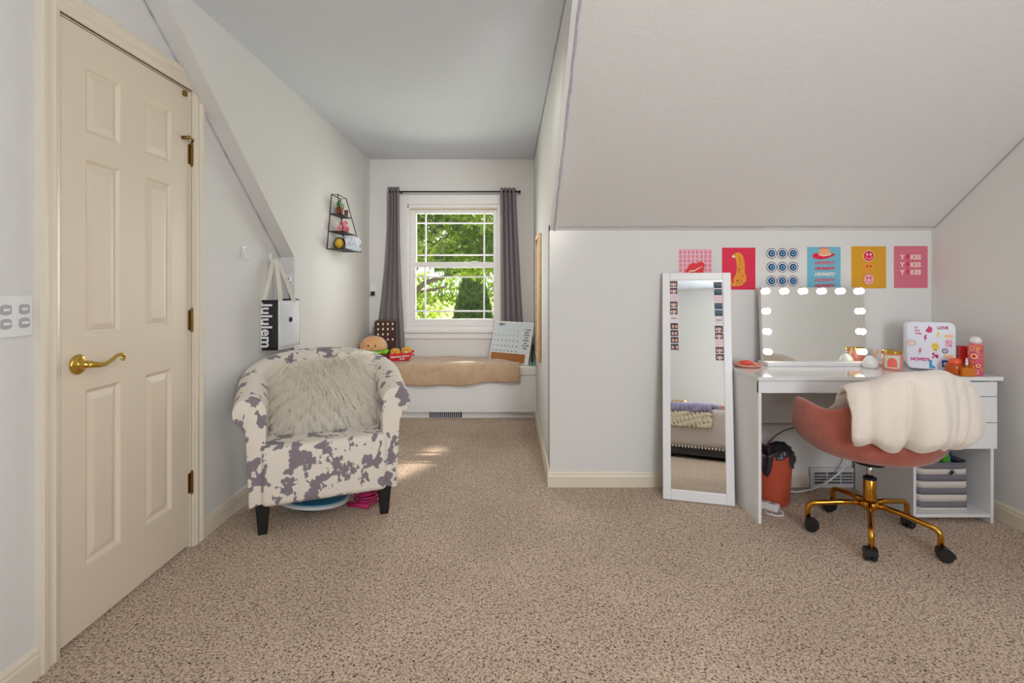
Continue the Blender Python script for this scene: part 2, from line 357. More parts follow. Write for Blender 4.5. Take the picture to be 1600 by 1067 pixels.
for i in range(7):
    a = i*4; c = a+4; b.f += [(a, c, c+1, a+1), (a+1, c+1, c+3, a+3)]
b.f += [(0, 1, 3, 2), (28, 29, 31, 30)]
b.build('casing_head', TRIM, casing)

# ------------------------------------------------------------------ window 1
GX0, GX1 = -.902, -.150
w1 = sroot('window_1', 'white double-hung window with prairie grilles', (-.53, YB, WZ0))
def wb(x0, x1, y0, y1, z0, z1, b=None): return (b or MB()).box(x0+.53, x1+.53, y0, y1, z0-WZ0, z1-WZ0)
b = wb(-1.062, WX0+.012, -.02, 0, .70, 2.035); wb(WX1-.012, -.003, -.02, 0, .70, 2.035, b); wb(WX0+.012, WX1-.012, -.02, 0, 1.945, 2.035, b)
b.build('window_frame', WTRIM, w1, bevel=.005)
b = wb(WX0, -.955, .0, .11, WZ0, WZ1); wb(-.113, WX1, .0, .11, WZ0, WZ1, b); wb(-.955, -.113, .0, .11, 1.915, WZ1, b); wb(-.955, -.113, .0, .11, WZ0, .775, b)
b.build('jamb_liner', WTRIM, w1, bevel=.003)
b = wb(-1.075, .01, -.045, .03, .715, .738); wb(-1.05, -.015, -.0185, 0, .655, .7145, b); b.build('window_sill', WTRIM, w1, bevel=.004)
for nm, z0, z1, g0, g1, yy in (('upper_sash', 1.345, 1.915, 1.389, 1.866, .055), ('lower_sash', .775, 1.392, .842, 1.339, .02)):
    b = wb(-.955, GX0, yy, yy+.035, z0, z1); wb(GX1, -.113, yy, yy+.035, z0, z1, b); wb(GX0, GX1, yy, yy+.035, z0, g0, b); wb(GX0, GX1, yy, yy+.035, g1, z1, b)
    s = b.build(nm, WTRIM, w1, bevel=.003)
    p = wb(GX0, GX1, yy+.016, yy+.02, g0, g1).build('pane', GLASS, s)
    for x in (-.812, -.241): wb(x-.007, x+.007, yy+.010, yy+.026, g0, g1).build('grille_bar', WTRIM, s)
    h = g1-g0
    for z in (g1-.09, g0+.075): wb(GX0, GX1, yy+.011, yy+.025, z-.007, z+.007).build('grille_bar', WTRIM, s)
wb(-.36, -.30, .0, .02, 1.385, 1.402).build('sash_lock', WTRIM, w1, bevel=.003)
SHADE = mat('cream_shade', (226, 216, 190), .8)
b = wb(-.968, -.098, .003, .05, 1.905, 1.952); b.build('roller_shade', SHADE, w1, bevel=.006)
wb(-.978, -.966, .0, .03, 1.91, 1.945).build('shade_bracket', GREYM, w1)

# ------------------------------------------------------------------ outside
struct(MB().box(-90, 90, 6, 160, -2.95, -2.8).build('ground', GRASS), 'sunlit lawn outside the window')
def leaf_quads(pts, size, b):
    for p in pts:
        a = Vector((random.gauss(0, 1), random.gauss(0, 1), random.gauss(0, .7))).normalized(); c = a.orthogonal().normalized()
        c.rotate(Matrix.Rotation(random.uniform(0, 6.28), 3, a)); s = size*random.uniform(.7, 1.3); d = a.cross(c)
        p = Vector(p)
        b.add([p-c*s, p+d*s*.42, p+c*s, p-d*s*.42], [(0, 1, 2, 3)])
def blob(c, r, n):
    out = []
    for _ in range(n):
        v = Vector((random.gauss(0, 1), random.gauss(0, 1), random.gauss(0, 1))).normalized()*random.uniform(.35, 1)**.6
        out.append((c[0]+v.x*r[0], c[1]+v.y*r[1], c[2]+v.z*r[2]))
    return out
t1 = thing('maple_tree', 'large green leafy tree outside the window', 'tree', (-3.6, 14, -2.8))
MB().tube([(0, 0, 0), (.1, 0, 2), (.3, 0, 4), (.4, .1, 6.5), (.3, 0, 9)], [.34, .3, .26, .2, .1], 10).build('trunk', BARK, t1, smooth=True)
b = MB()
for e in ((2.6, -1.2, 5.6), (3.0, -.6, 4.5), (2.2, -2, 6.6), (1.8, .8, 3.9), (-1.5, -1, 6), (3.8, -1.6, 6.9), (1.2, -2.5, 8.5)):
    b.tube([(.25, 0, 3.0), (e[0]*.45, e[1]*.5, 3.4+(e[2]-3.4)*.55), e], [.12, .07, .025], 7)
b.build('branch', BARK, t1, smooth=True)
b = MB(); pts = []
for c, r, n in (((1.7, -.5, 5.2), (1.5, 1.0, .8), 1500), ((2.9, -.9, 5.9), (1.0, .9, .8), 1200), ((2.6, -.4, 4.6), (1.2, .8, .45), 900), ((.7, -1.0, 5.6), (1.0, .9, 1.0), 1000),
                ((3.6, -.5, 4.9), (.9, .8, .8), 900), ((1.3, -.8, 6.6), (2.2, 1.4, .7), 1400), ((3.2, -1, 7.2), (1.6, 1.4, .8), 900), ((-.8, 0, 6), (1.6, 1.6, 1.8), 1200), ((.4, 0, 3.7), (.9, .6, .4), 260), ((1.1, -.2, 3.2), (.8, .5, .3), 200)):
    pts += blob(c, r, n)
pts = [p for p in pts]+[tuple(c+random.gauss(0, .13) for c in p) for p in pts if random.random() < .75]
leaf_quads(pts, .088, b); o = b.build('foliage', LEAF, t1); o['kind'] = 'stuff'
# unseen tree crown added to block the sun, gaps shaped for its patches
t2 = thing('sun_block_tree', 'unseen tree crown added to shade the window from the sun', 'tree', (2.6, 10.2, -2.8))
MB().tube([(0, 0, 0), (-.1, 0, 4), (-.6, -.2, 7.5), (-1.6, -.2, 9.2), (-2.6, -.4, 9.8)], [.3, .26, .2, .12, .05], 10).build('trunk', BARK, t2, smooth=True)
b = MB(); pts = []; sd_ = SUN_DIR
ax = Vector((1, 0, 0)); ay = sd_.cross(ax).normalized(); ax = ay.cross(sd_).normalized()
holes = [(Vector((-.63, 3.34, 0)), .13, .05, .95), (Vector((-.40, 4.62, .49)), .10, .035, .2), (Vector((-.57, 3.5, 0)), .11, .035, .95)]  # gaps shaped so sun patches fall on carpet and blanket
wc = Vector((-.53, 4.93, 1.35))
for _ in range(9000):
    dd = random.uniform(6.2, 8.6); p = wc+ax*random.uniform(-1.1, 1.1)+ay*random.uniform(-1.2, 1.2)+sd_*dd; ok = True
    for h, ra, rb, ang in holes:
        q = p-h; q = q-sd_*q.dot(sd_); u, v = q.dot(ax), q.dot(ay); u, v = u*math.cos(ang)+v*math.sin(ang), -u*math.sin(ang)+v*math.cos(ang)
        if (u/(ra+.07))**2+(v/(rb+.07))**2 < 1: ok = False
    if ok: pts.append(p-Vector(t2.location))
leaf_quads(pts, .085, b); o = b.build('foliage', LEAF, t2); o['kind'] = 'stuff'
t3 = thing('spruce_tree', 'dark evergreen spruce low in the window', 'tree', (-1.22, 17.5, -2.8))
MB().tube([(0, 0, 0), (0, 0, 4.9)], [.2, .03], 8).build('trunk', BARK, t3, smooth=True)
b = MB(); pts = []
for _ in range(13000):
    h = random.uniform(0, 1)**.8; a = random.uniform(0, 6.28); r = (1-h)**.55*1.15*random.uniform(.3, 1)**.5
    pts.append((r*math.cos(a), r*math.sin(a), .3+4.5*h-.25*r))
leaf_quads(pts, .075, b); o = b.build('foliage', NEEDLE, t3); o['kind'] = 'stuff'
t4 = thing('hedge', 'far row of trees along the lawn', 'hedge', (-8, 75, -2.8))
b = MB(); pts = []
for i in range(26): pts += blob((-14+i*1.6, random.uniform(-1, 1), 2.6), (1.6, 1.2, random.uniform(2.2, 3.8)), 170)
leaf_quads(pts, .4, b); o = b.build('foliage', LEAF, t4); o['kind'] = 'stuff'

# ------------------------------------------------------------------ window seat
ws = thing('window_seat', 'white built-in window seat under the dormer window', 'seat', (-.55, 4.47, 0))
MB().box(XD0+.55, XD1-.55+1.1, 0, .455, .062, .385).build('body', WHITE, ws, bevel=.002)
MB().box(XD0+.55, XD1+.55, .05, .455, 0, .062).build('toe_kick', WHITE, ws)
MB().box(XD0+.55, XD1+.55, -.012, .455, .388, .462).build('top', WHITE, ws, bevel=.004)
gr = MB()
for i in range(15): gr.box(-.14+i*.018, -.132+i*.018, .044, .05, .006, .056)
g = MB().box(-.15, .135, .0475, .05, .003, .059).build('grille', mat('grille_dark', (40, 40, 46), .6), ws)
gr.build('grille_bars', mat('grille_light', (200, 200, 204), .5), g)
# tan throw lying on the seat
def seat_throw(u, v):
    x = -1.30+u*1.40; d = v*.66
    wob = .006*math.sin(7*x+2)+.004*math.sin(19*x+v*6)
    if d < .44:
        y = 4.90-d; z = .478+wob*.6+.006*math.sin(9*x+d*14)+(.004 if d < .38 else 0)
        x += .015*math.sin(d*9)*u
    else:
        h = (d-.44)/.22; e = .190-.052*u+.003*math.sin(x*11)
        y = 4.452-.008*math.sin(h*3)-.012-.010*math.sin(x*16+1)*h; z = .468-h*e+wob
    return (x, y, z)
o = MB().grid(seat_throw, 60, 34).build('throw_blanket', TAN, smooth=True, solid=.014)
tag(o, 'tan fleece blanket spread over the white window seat', 'blanket')

# ------------------------------------------------------------------ curtains
def curtain(name, label, x0t, x1t, x0b, x1b, zt, zb, y, nf, ease, phase):
    t = thing(name, label, 'curtain', ((x0t+x1t)/2, y, zb))
    def fn(u, v):
        e = v**ease
        xa = x0t+(x0b-x0t)*e; xb = x1t+(x1b-x1t)*e
        a = .034*(1-.2*v)
        x = xa+(xb-xa)*u+.006*math.sin(u*nf*2*PI*2+phase)
        yy = y+a*math.sin(u*nf*2*PI+phase+.6*v)+.008*math.sin(v*5+u*3)
        return (x, yy, zt+(zb-zt)*v)
    MB().grid(fn, 90, 30).build('cloth', CURTAIN, t, smooth=True, solid=.003, world=True)
    gm = MB()
    for k in range(int(nf)):
        gm.tube([(x0t+(x1t-x0t)*(k+.5)/nf+.018*math.cos(a)*.3, y+.018*math.sin(a), 2.054+.018*math.cos(a)) for a in [2*PI*i/10 for i in range(10)]], .003, 6, True)
    gm.build('grommet', CHROME, t, smooth=True, world=True)
curtain('curtain', 'grey curtain left of the window, swept toward the corner', -1.150, -1.040, -1.285, -.985, 2.098, .50, 4.845, 4, 2.0, .4)
curtain('curtain', 'grey curtain right of the window, behind the calendar', -.085, .062, -.075, .150, 2.090, .50, 4.845, 4, 1.2, 1.3)
rod = thing('curtain_rod', 'thin dark curtain rod above the window', 'curtain rod', (-.53, 4.845, 2.054))
MB().tube([(-.58, 0, 0), (.62, 0, 0)], .007, 10).build('rod', DARKM, rod, smooth=True)
for x in (-.59, .63): MB().tube([(x-.012, 0, 0), (x+.012, 0, 0)], .012, 10).build('finial', DARKM, rod, smooth=True)
for x in (-.50, .58): MB().box(x-.006, x+.006, -.005, .085, -.006, .006).build('bracket', DARKM, rod)

# ------------------------------------------------------------------ ceiling lamp added out of view as fill light
lamp = thing('added_ceiling_lamp', 'unseen flush ceiling lamp added as fill light', 'lamp', (.7, .2, ZC-.1))
MB().lathe([(0, .075), (.19, .075), (.19, .1), (0, .1)], n=32).build('base', BRASS, lamp, smooth=False)
MB().lathe([(0, 0), (.08, .006), (.14, .028), (.175, .06), (.18, .076), (0, .0765)], n=32).build('shade', mat('lamp_shade_glow', (255, 246, 232), .5, emit=((255, 240, 220), 3)), lamp, smooth=True)
pl = bpy.data.lights.new('added_ceiling_lamp_light', 'POINT'); pl.shadow_soft_size = .16; pl.energy = 19; pl.color = (1, .94, .86)
po = bpy.data.objects.new('added_ceiling_lamp_light', pl); COL.objects.link(po); po.location = (.7, .2, ZC-.29)

# fill spot added out of frame to brighten the dormer, with an eyeball housing
rs = thing('dormer_fill_spot', 'unseen fill spotlight added in the ceiling to brighten the dormer', 'lamp', (.08, 1.8, ZC))
MB().lathe([(.05, 0), (.09, 0), (.092, -.006), (.075, -.012), (.05, -.004), (.05, 0)], n=28).build('trim_ring', SILVERC, rs, smooth=True)
MB().ball((0, 0, 0), (.05, .05, .032), 20, 10).build('eyeball', SILVERC, rs, smooth=True)
sl = bpy.data.lights.new('dormer_fill_spot_light', 'SPOT'); sl.energy = 110; sl.spot_size = math.radians(62); sl.spot_blend = 1; sl.shadow_soft_size = .07; sl.color = (1, .96, .90)
so2 = bpy.data.objects.new('dormer_fill_spot_light', sl); COL.objects.link(so2); so2.location = (.08, 1.83, ZC-.13); so2.rotation_euler = (Vector((-.55, 4.93, 1.2))-so2.location).to_track_quat('-Z', 'Y').to_euler()

# ================================================================== ARMCHAIR
ac = thing('armchair', 'tub armchair in grey and cream cow-print fabric', 'armchair', (-.887, 2.494, 0), math.atan2(.385, .923))
HW, SD, BD = .32, .30, .30
def upath(s):           # s in 0..1 from right front to left front; returns point, outward normal
    L1 = SD; Lc = PI*.5*(HW+BD)*1.0; T = 2*L1+Lc; d = s*T
    if d < L1: return (HW, d), (1, 0)
    if d > L1+Lc: return (-HW, T-d), (-1, 0)
    a = (d-L1)/Lc*PI
    p = (HW*math.cos(a), SD+BD*math.sin(a)); n = Vector((math.cos(a)/HW, math.sin(a)/BD)).normalized()
    return p, (n.x, n.y)
def shell(s, k, prof):
    p, n = upath(s); top = .655+.150*math.sin(PI*s)**1.1
    u, z = prof(k, top)
    return (p[0]+n[0]*u, p[1]+n[1]*u, z)
def prof(k, top):
    if k < .3: return (-.052, .16+(top-.09-.16)*(k/.3))
    if k < .75:
        a = PI-(k-.3)/.45*(PI*1.42); return (.018+.072*math.cos(a), top-.072+.072*math.sin(a))
    if k < .8: return (.034, top-.165)
    q = (k-.8)/.2; return (.034-.014*q, top-.165+(.14-(top-.165))*q)
ks = [0, .1, .2, .3]+[.3+.45*i/12 for i in range(1, 13)]+[.79, .85, .92, 1.0]
ns_ = 64; b = MB(); K = len(ks)
for i in range(ns_+1):
    for k in ks: b.v.append(shell(i/ns_, k, prof))
for i in range(ns_):
    for j in range(K): b.f.append((i*K+j, (i+1)*K+j, (i+1)*K+(j+1) % K, i*K+(j+1) % K))
b.f += [tuple(range(K)), tuple(range(ns_*K, (ns_+1)*K))]
arm = b.build('back_and_arms', COW, ac, smooth=True, bevel=.006)
# seat block with soft front
def seatfn(a, r): pass
b = MB().box(-.29, .29, -.02, .54, .14, .425)
sc_ = b.build('seat', COW, ac, smooth=True, bevel=.03, seg=4)
for x, y in ((-.283, .05), (.283, .05), (-.22, .50), (.22, .50)):
    MB().add([(x-.02, y-.02, 0), (x+.02, y-.02, 0), (x+.02, y+.02, 0), (x-.02, y+.02, 0), (x-.032, y-.032, .15), (x+.032, y-.032, .15), (x+.032, y+.032, .15), (x-.032, y+.032, .15)],
             [(3, 2, 1, 0), (4, 5, 6, 7), (0, 1, 5, 4), (1, 2, 6, 5), (2, 3, 7, 6), (3, 0, 4, 7)]).build('leg', BLACKW, ac, bevel=.003)
# furry pillow
pw = thing('fur_pillow', 'shaggy cream fur pillow on the armchair', 'pillow', (-1.003, 2.772, .43), math.atan2(.385, .923))
PM = Matrix.Translation((0, 0, .165)) @ Matrix.Rotation(math.radians(-20), 4, 'X') @ Matrix.Rotation(math.radians(-5), 4, 'Y')
def pillow_pt(a, c):           # a, c in -1..1 on the front; returns point and normal
    k = (1-a*a)*(1-c*c); d = .085*max(0, k)**.45
    return Vector((.225*a*(1-.06*c*c), -d, .172*c*(1-.06*a*a))), Vector((a**5*1.1, -.75, c**5*1.1)).normalized()
b = MB().grid(lambda u, v: PM @ pillow_pt(2*u-1, 2*v-1)[0], 24, 20).grid(lambda u, v: PM @ (pillow_pt(2*u-1, 2*v-1)[0]*Vector((1, 0, 1)).x-Vector((0, 2*pillow_pt(2*u-1, 2*v-1)[0].y, 0))), 24, 20)
b.build('cushion', FUR, pw, smooth=True, weld=True)
b = MB()
for _ in range(13000):
    a, c = random.uniform(-1, 1), random.uniform(-1, 1); p, n = pillow_pt(a, c)
    fl = Vector((.75*a+.35*math.sin(5*c+3*a), -.15, -.75+.45*max(0, c-.2)+.22*math.sin(6*a+2*c))).normalized()
    clump = Vector((math.sin(a*23+c*11), 0, math.cos(a*17-c*19)))*.28
    L = random.uniform(.045, .09)*(1+.25*max(abs(a), abs(c))**4); d = (n*.55+fl+clump+Vector((random.gauss(0, .16), random.gauss(0, .12), random.gauss(0, .16)))).normalized()
    sd0 = d.cross(Vector((0, -1, 0))).normalized()*random.uniform(.0011, .0021)
    q1 = p+n*L*.28+d*L*.3; q2 = q1+(d*.9+fl*.3+Vector((0, .1, -.25))).normalized()*L*.6
    b.add([PM @ (p-sd0), PM @ (p+sd0), PM @ (q1+sd0*.8), PM @ (q1-sd0*.8), PM @ q2], [(0, 1, 2, 3), (3, 2, 4)])
o = b.build('fur', FURT, pw); o['kind'] = 'stuff'
# things under the armchair
bb = thing('balance_board', 'round blue balance board with white rim under the armchair', 'balance board', (-1.035, 2.705, 0))
TM = Matrix.Translation((0, 0, .058)) @ Matrix.Rotation(math.radians(7), 4, 'Y') @ Matrix.Rotation(math.radians(-3), 4, 'X')
MB().lathe([(0, .0), (.175, .0), (.188, .004), (.188, .016), (.178, .02), (.172, .018), (0, .018)], n=48).xf(TM).build('rim', mat('rim_grey_white', (206, 212, 216), .4), bb, smooth=False)
MB().lathe([(0, .0185), (.172, .0185), (.170, .022), (0, .022)], n=48).xf(TM).build('deck', mat('blue_deck', (30, 128, 170), .45), bb)
MB().ball((0, 0, .035), (.1, .1, .035), 20, 8).build('rocker_base', BLACK, bb, smooth=True)
MB().prism(circ(-.06, -.09, .055, 20, .024), 'z', .022, .025).xf(TM).build('grip_pad', BLACK, bb)
jr = thing('jump_rope', 'magenta coiled jump rope on the carpet under the armchair', 'jump rope', (-.765, 2.77, 0))
PINKM = mat('magenta_plastic', (200, 40, 110), .5)
pts = []
for i in range(90):
    a = i*.34; pts.append(((.055+.012*math.sin(i*.5))*math.cos(a), (.06+.01*math.cos(i*.4))*math.sin(a), .010+.0007*i))
MB().tube(pts, .006, 6).build('rope', PINKM, jr, smooth=True)
MB().tube([(-.09, -.05, .014), (.03, -.08, .014)], .012, 10).build('grip', PINKM, jr, smooth=True)

# ================================================================== LEFT WALL THINGS
sp = thing('light_switch', 'white double switch plate on the wall beside the door', 'switch', (XL, 1.475, 1.09))
MB().box(0, .006, -.058, .058, -.06, .06).build('plate', SILVERC, sp, bevel=.003)
for y in (-.026, .029):
    for z in (-.02, .02):
        r = MB().prism([(y+.016*max(-.72, min(.72, math.cos(a)))/.72, z+.015*math.sin(a)) for a in [2*PI*i/24 for i in range(24)]], 'x', .006, .0078).build('rocker_ring', mat('slot_shading', (176, 178, 180), .5), sp)  # grey ring colour stands for the shading in the toggle slots
        MB().box(.0078, .0105 if z > 0 else .013, y-.009, y+.009, z-.004, z+.004).xf(Matrix.Identity(4)).build('toggle', SILVERC, r, bevel=.001)
for y in (-.026, .029):
    MB().lathe([(0, 0), (.003, 0), (.002, .0012), (0, .0012)], n=10).xf(Matrix.Translation((.006, y, 0)) @ Matrix.Rotation(PI/2, 4, 'Y')).build('screw', SILVERC, sp)
def hook(y, z, label):
    h = thing('wall_hook', label, 'hook', (XL, y, z), 0, 'white wall hooks')
    MB().box(0, .005, -.014, .014, -.02, .04).build('base', SILVERC, h, bevel=.004)
    MB().tube([(.006, 0, .03), (.008, 0, .0), (.012, 0, -.02), (.022, 0, -.028), (.032, 0, -.02), (.034, 0, -.006)], [.006, .007, .007, .007, .006, .005], 8).build('prong', SILVERC, h, smooth=True)
hook(2.757, 1.345, 'empty white adhesive hook on the wall beside the door')
hook(3.067, 1.335, 'white adhesive hook holding up the tote bag')
# tote bag
tb = thing('tote_bag', 'black and white shopping tote hanging from a wall hook', 'bag', (-1.38, 3.03, .80))
TW = mat('tote_white', (228, 230, 232), .55, bump=(25, .25)); TK = mat('tote_black', (30, 30, 33), .6, bump=(30, .2)); TE = mat('tote_edge', (240, 236, 224), .7)
A = Vector((-.045, -.085, 0)); Bc = Vector((.052, -.075, 0)); Cc = Vector((.090, .125, 0)); Dc = Vector((-.045, .145, 0))
def wallp(p, q, u, z, bulge):
    r = p+(q-p)*u; n = Vector((q.y-p.y, -(q.x-p.x), 0)).normalized(); r = r+n*bulge*math.sin(PI*u)*math.sin(PI*min(1, z/.3)); return (r.x, r.y, z)
def side(p, q, z0, z1, bulge): return MB().grid(lambda u, v: wallp(p, q, u, z0+(z1-z0)*v, bulge), 12, 12)
sg = side(A, Bc, .0, .29, .004).build('side_gusset', TK, tb, smooth=True, solid=.003)
fp = side(Bc, Cc, .006, .285, .012).build('front_panel', TW, tb, smooth=True, solid=.003)
side(Cc, Dc, .0, .29, .003).build('far_gusset', TK, tb, smooth=True, solid=.003)
side(Dc, A, .0, .29, -.002).build('rear_panel', TW, tb, smooth=True, solid=.003)
MB().prism([(A.x, A.y), (Bc.x, Bc.y), (Cc.x, Cc.y), (Dc.x, Dc.y)], 'z', 0, .003).build('bottom', TK, tb)
for p in (A, Bc, Cc): MB().tube([(p.x, p.y, .0), (p.x, p.y, .29)], .0035, 6).build('piping', TE, tb, smooth=True)
MB().tube([(Bc.x, Bc.y, .004), (Cc.x, Cc.y, .004)], .0035, 6).build('piping', TE, tb, smooth=True)
hx, hy_, hz_ = XL+.027-(-1.38), 3.067-3.03, 1.325-.80
def strap(p, q, w):
    b = MB(); P0 = Vector(p); P1 = Vector((hx+w, hy_-.012, hz_)); P2 = Vector((hx+w, hy_+.012, hz_)); P3 = Vector(q)
    path = [P0, P0.lerp(P1, .5)+Vector((.004, 0, 0)), P1, (P1+P2)/2+Vector((0, 0, .008)), P2, P2.lerp(P3, .5)+Vector((.004, 0, 0)), P3]
    vs = []
    for c in path: vs += [c+Vector((-.011, -.004, 0)), c+Vector((.011, .004, 0))]
    b.add(vs, [(2*i, 2*i+1, 2*i+3, 2*i+2) for i in range(len(path)-1)]); return b.build('strap', mat('strap_cream', (226, 220, 206), .8), tb, solid=.003)
strap((Bc.x-.002, Bc.y+.03, .27), (Cc.x-.01, Cc.y-.05, .27), .012); strap((A.x+.012, A.y, .27), (Dc.x+.012, Dc.y-.06, .27), -.004)
WPRINT = mat('white_print', (240, 240, 240), .6); KPRINT = mat('black_print', (25, 25, 28), .6)
text('print', 'lululem', .088, WPRINT, sg, Matrix.Translation((A.x+.030, A.y-.004, .142)) @ Matrix.Rotation(PI/2, 4, 'X') @ Matrix.Rotation(-PI/2, 4, 'Z'), bold=.002)
n_ = (Cc-Bc).normalized(); EM = Matrix(((n_.x, 0, n_.y, 0), (n_.y, 0, -n_.x, 0), (0, 1, 0, 0), (0, 0, 0, 1)))
mid = Bc.lerp(Cc, .45)+Vector((n_.y, -n_.x, 0))*.016
e = MB().lathe([(.013, 0), (.0155, 0), (.0155, .0006), (.013, .0006), (.013, 0)], n=24).xf(Matrix.Translation((mid.x, mid.y, .172)) @ EM).build('emblem', KPRINT, fp)
arc = [(.008*math.cos(a), .0065*abs(math.sin(a))**.7*(1 if i < 12 else 1)-.003, .0006) for i, a in enumerate([PI*k/11 for k in range(12)])]
MB().tube(arc, .0011, 6).tube([(-.008, -.003, .0006), (-.003, -.007, .0006)], .0011, 6).tube([(.008, -.003, .0006), (.003, -.007, .0006)], .0011, 6).xf(Matrix.Translation((mid.x, mid.y, .172)) @ EM).build('emblem_mark', KPRINT, e)
# charger on the return wall
ch = thing('phone_charger', 'white plug charger with a cord on the narrow wall behind the tote', 'charger', (-1.372, 3.2, 1.20))
MB().box(-.02, .02, -.005, 0, -.035, .05).build('outlet_plate', SILVERC, ch, bevel=.002)
MB().box(-.012, .02, -.035, -.005, -.005, .03).build('plug', SILVERC, ch, bevel=.003)
MB().box(.0, .012, -.037, -.034, .008, .016).build('port', BLACK, ch)
MB().tube([(.004, -.02, -.005), (.012, -.02, -.12), (.026, -.012, -.3), (.027, -.012, -.75), (.026, -.012, -1.19)], .0025, 6).build('cord', BLACK, ch, smooth=True)

# ------------------------------------------------------------------ triangular wire shelf on the dormer wall
sh = thing('wire_shelf', 'black triangular three-tier wire shelf on the dormer wall', 'shelf', (XD0, 3.96, 1.44))
WIRE = mat('black_wire', (32, 30, 30), .45, .6); BOARD = mat('shelf_board', (70, 64, 60), .7)
TOPZ = .417
def sx(z): return .005, .14-.09*(z/TOPZ)           # wall side, room side
def sy(z): return .20-.10*(z/TOPZ)
f = MB()
for s in (-1, 1):
    for k in (0, 1): f.tube([(sx(0)[k], s*sy(0), 0), (sx(TOPZ)[k], s*sy(TOPZ), TOPZ)], .0035, 6)
for z in (0, .133, .265, TOPZ):
    y = sy(z); a, c = sx(z); f.tube([(a, -y, z), (c, -y, z), (c, y, z), (a, y, z)], .003, 6, True)
f.build('frame', WIRE, sh, smooth=True)
for z in (0, .133, .265):
    y = sy(z)-.004; a, c = sx(z); MB().box(a+.003, c-.003, -y, y, z-.003, z+.003).build('tier', BOARD, sh)
MB().lathe([(0, 0), (.014, 0), (.014, .004), (0, .005)], n=14).xf(Matrix.Translation((.004, .08, TOPZ-.03)) @ Matrix.Rotation(PI/2, 4, 'Y')).build('mount', BLACK, sh)
def on_shelf(name, label, cat, dx, dy, z, rz=0): return thing(name, label, cat, (XD0+dx, 3.96+dy, 1.44+z+.003), rz)
TERRA = mat('terracotta', (150, 86, 60), .8); SUCC = mat('succulent_green', (140, 168, 130), .6); PAPER = mat('pale_paper', (206, 214, 220), .6)
p = on_shelf('potted_succulent', 'small terracotta pot with pale succulent on the top tier', 'plant', .055, -.065, .265)
MB().lathe([(0, 0), (.020, 0), (.027, .045), (.029, .046), (.029, .056), (.024, .056), (.022, .048), (0, .048)], n=18).build('pot', TERRA, p, smooth=False)
b = MB()
for i in range(14):
    a = i*2.4; r = .012+.012*(i % 3)/2; b.ball((r*math.cos(a), r*math.sin(a), .062+.03*((i*7) % 5)/5), (.009, .009, .018), 8, 6)
b.build('leaves', SUCC, p, smooth=True)
p = on_shelf('green_card', 'pale green and blue card standing on the top tier', 'card', .04, .012, .265)
MB().prism([(-.030, 0), (.030, 0), (.034, .05), (.02, .092), (-.008, .1), (-.03, .07)], 'x', -.004, .004).build('card', mat('pale_green_card', (178, 200, 168), .7), p)
MB().prism([(-.028, .002), (.018, .002), (.008, .05), (-.02, .04)], 'x', .0042, .007).build('picture', PAPER, p)
p = on_shelf('brown_box', 'little dark brown box at the end of the top tier', 'box', .055, .085, .265, .3)
MB().box(-.014, .014, -.014, .014, 0, .045).build('body', mat('dark_brown', (92, 66, 54), .7), p, bevel=.002)
MB().box(-.016, .016, -.016, .016, .045, .055).build('lid', mat('dark_brown2', (70, 50, 42), .7), p, bevel=.002)
p = on_shelf('pink_flowers', 'bunch of pink fabric flowers on the middle tier', 'flowers', .06, -.03, .133)
PK = mat('flower_pink', (232, 164, 164), .7); PK2 = mat('flower_rose', (214, 120, 128), .7)
for i, (dx, dy, z, r) in enumerate(((0, -.07, .028, .026), (.01, -.02, .04, .03), (0, .03, .05, .03), (.01, .075, .03, .028), (-.005, .0, .075, .024), (.008, .05, .075, .02))):
    b = MB()
    for q in range(7):
        a = q*2*PI/7; b.ball((dx+.5*r*math.cos(a)*.7, dy+r*.62*math.cos(a+1), z+r*.62*math.sin(a+1)), (r*.35, r*.5, r*.5), 8, 6)
    b.ball((dx+.012, dy, z), r*.4, 8, 6); b.build('blossom', (PK, PK2)[i % 2], p, smooth=True)
MB().box(-.03, .03, -.09, .09, 0, .006).build('tray', PK2, p, bevel=.002)
p = on_shelf('bee_figure', 'round yellow and black striped figure on the bottom tier', 'figurine', .07, -.115, 0)
b = MB().ball((0, 0, .042), (.036, .042, .042), 18, 12); b.build('body', mat('bee_yellow', (214, 172, 48), .6), p, smooth=True)
for y in (-.014, .012): MB().tube([(.0370*math.cos(a), y, .042+.0405*math.sin(a)) for a in [2*PI*i/24 for i in range(24)]], .005, 6, True).build('stripe', BLACK, p, smooth=True)
MB().ball((.012, .042, .046), (.026, .02, .03), 12, 8).build('face', mat('bee_cream', (240, 226, 196), .7), p, smooth=True)
for z in (.052, .036): MB().ball((.030, .052, z), .006, 8, 6).build('eye', BLACK, p, smooth=True)
p = on_shelf('word_sign', 'white script word sign on the bottom tier', 'sign', .080, .075, 0, math.radians(-55))
MB().box(-.015, .02, -.085, .09, 0, .028).build('stand', mat('pale_blue_stand', (206, 222, 228), .4), p, bevel=.004)
MB().box(-.014, -.010, -.085, .088, .028, .11).build('backboard', mat('clear_white', (222, 228, 236), .3), p, bevel=.002)
text('lettering', 'hello', .085, mat('script_white', (236, 238, 248), .4), p, Matrix.Translation((.004, .005, .075)) @ Matrix.Rotation(PI/2, 4, 'Z') @ Matrix.Rotation(PI/2, 4, 'X'), bold=.002, shear=.35, extrude=.005)

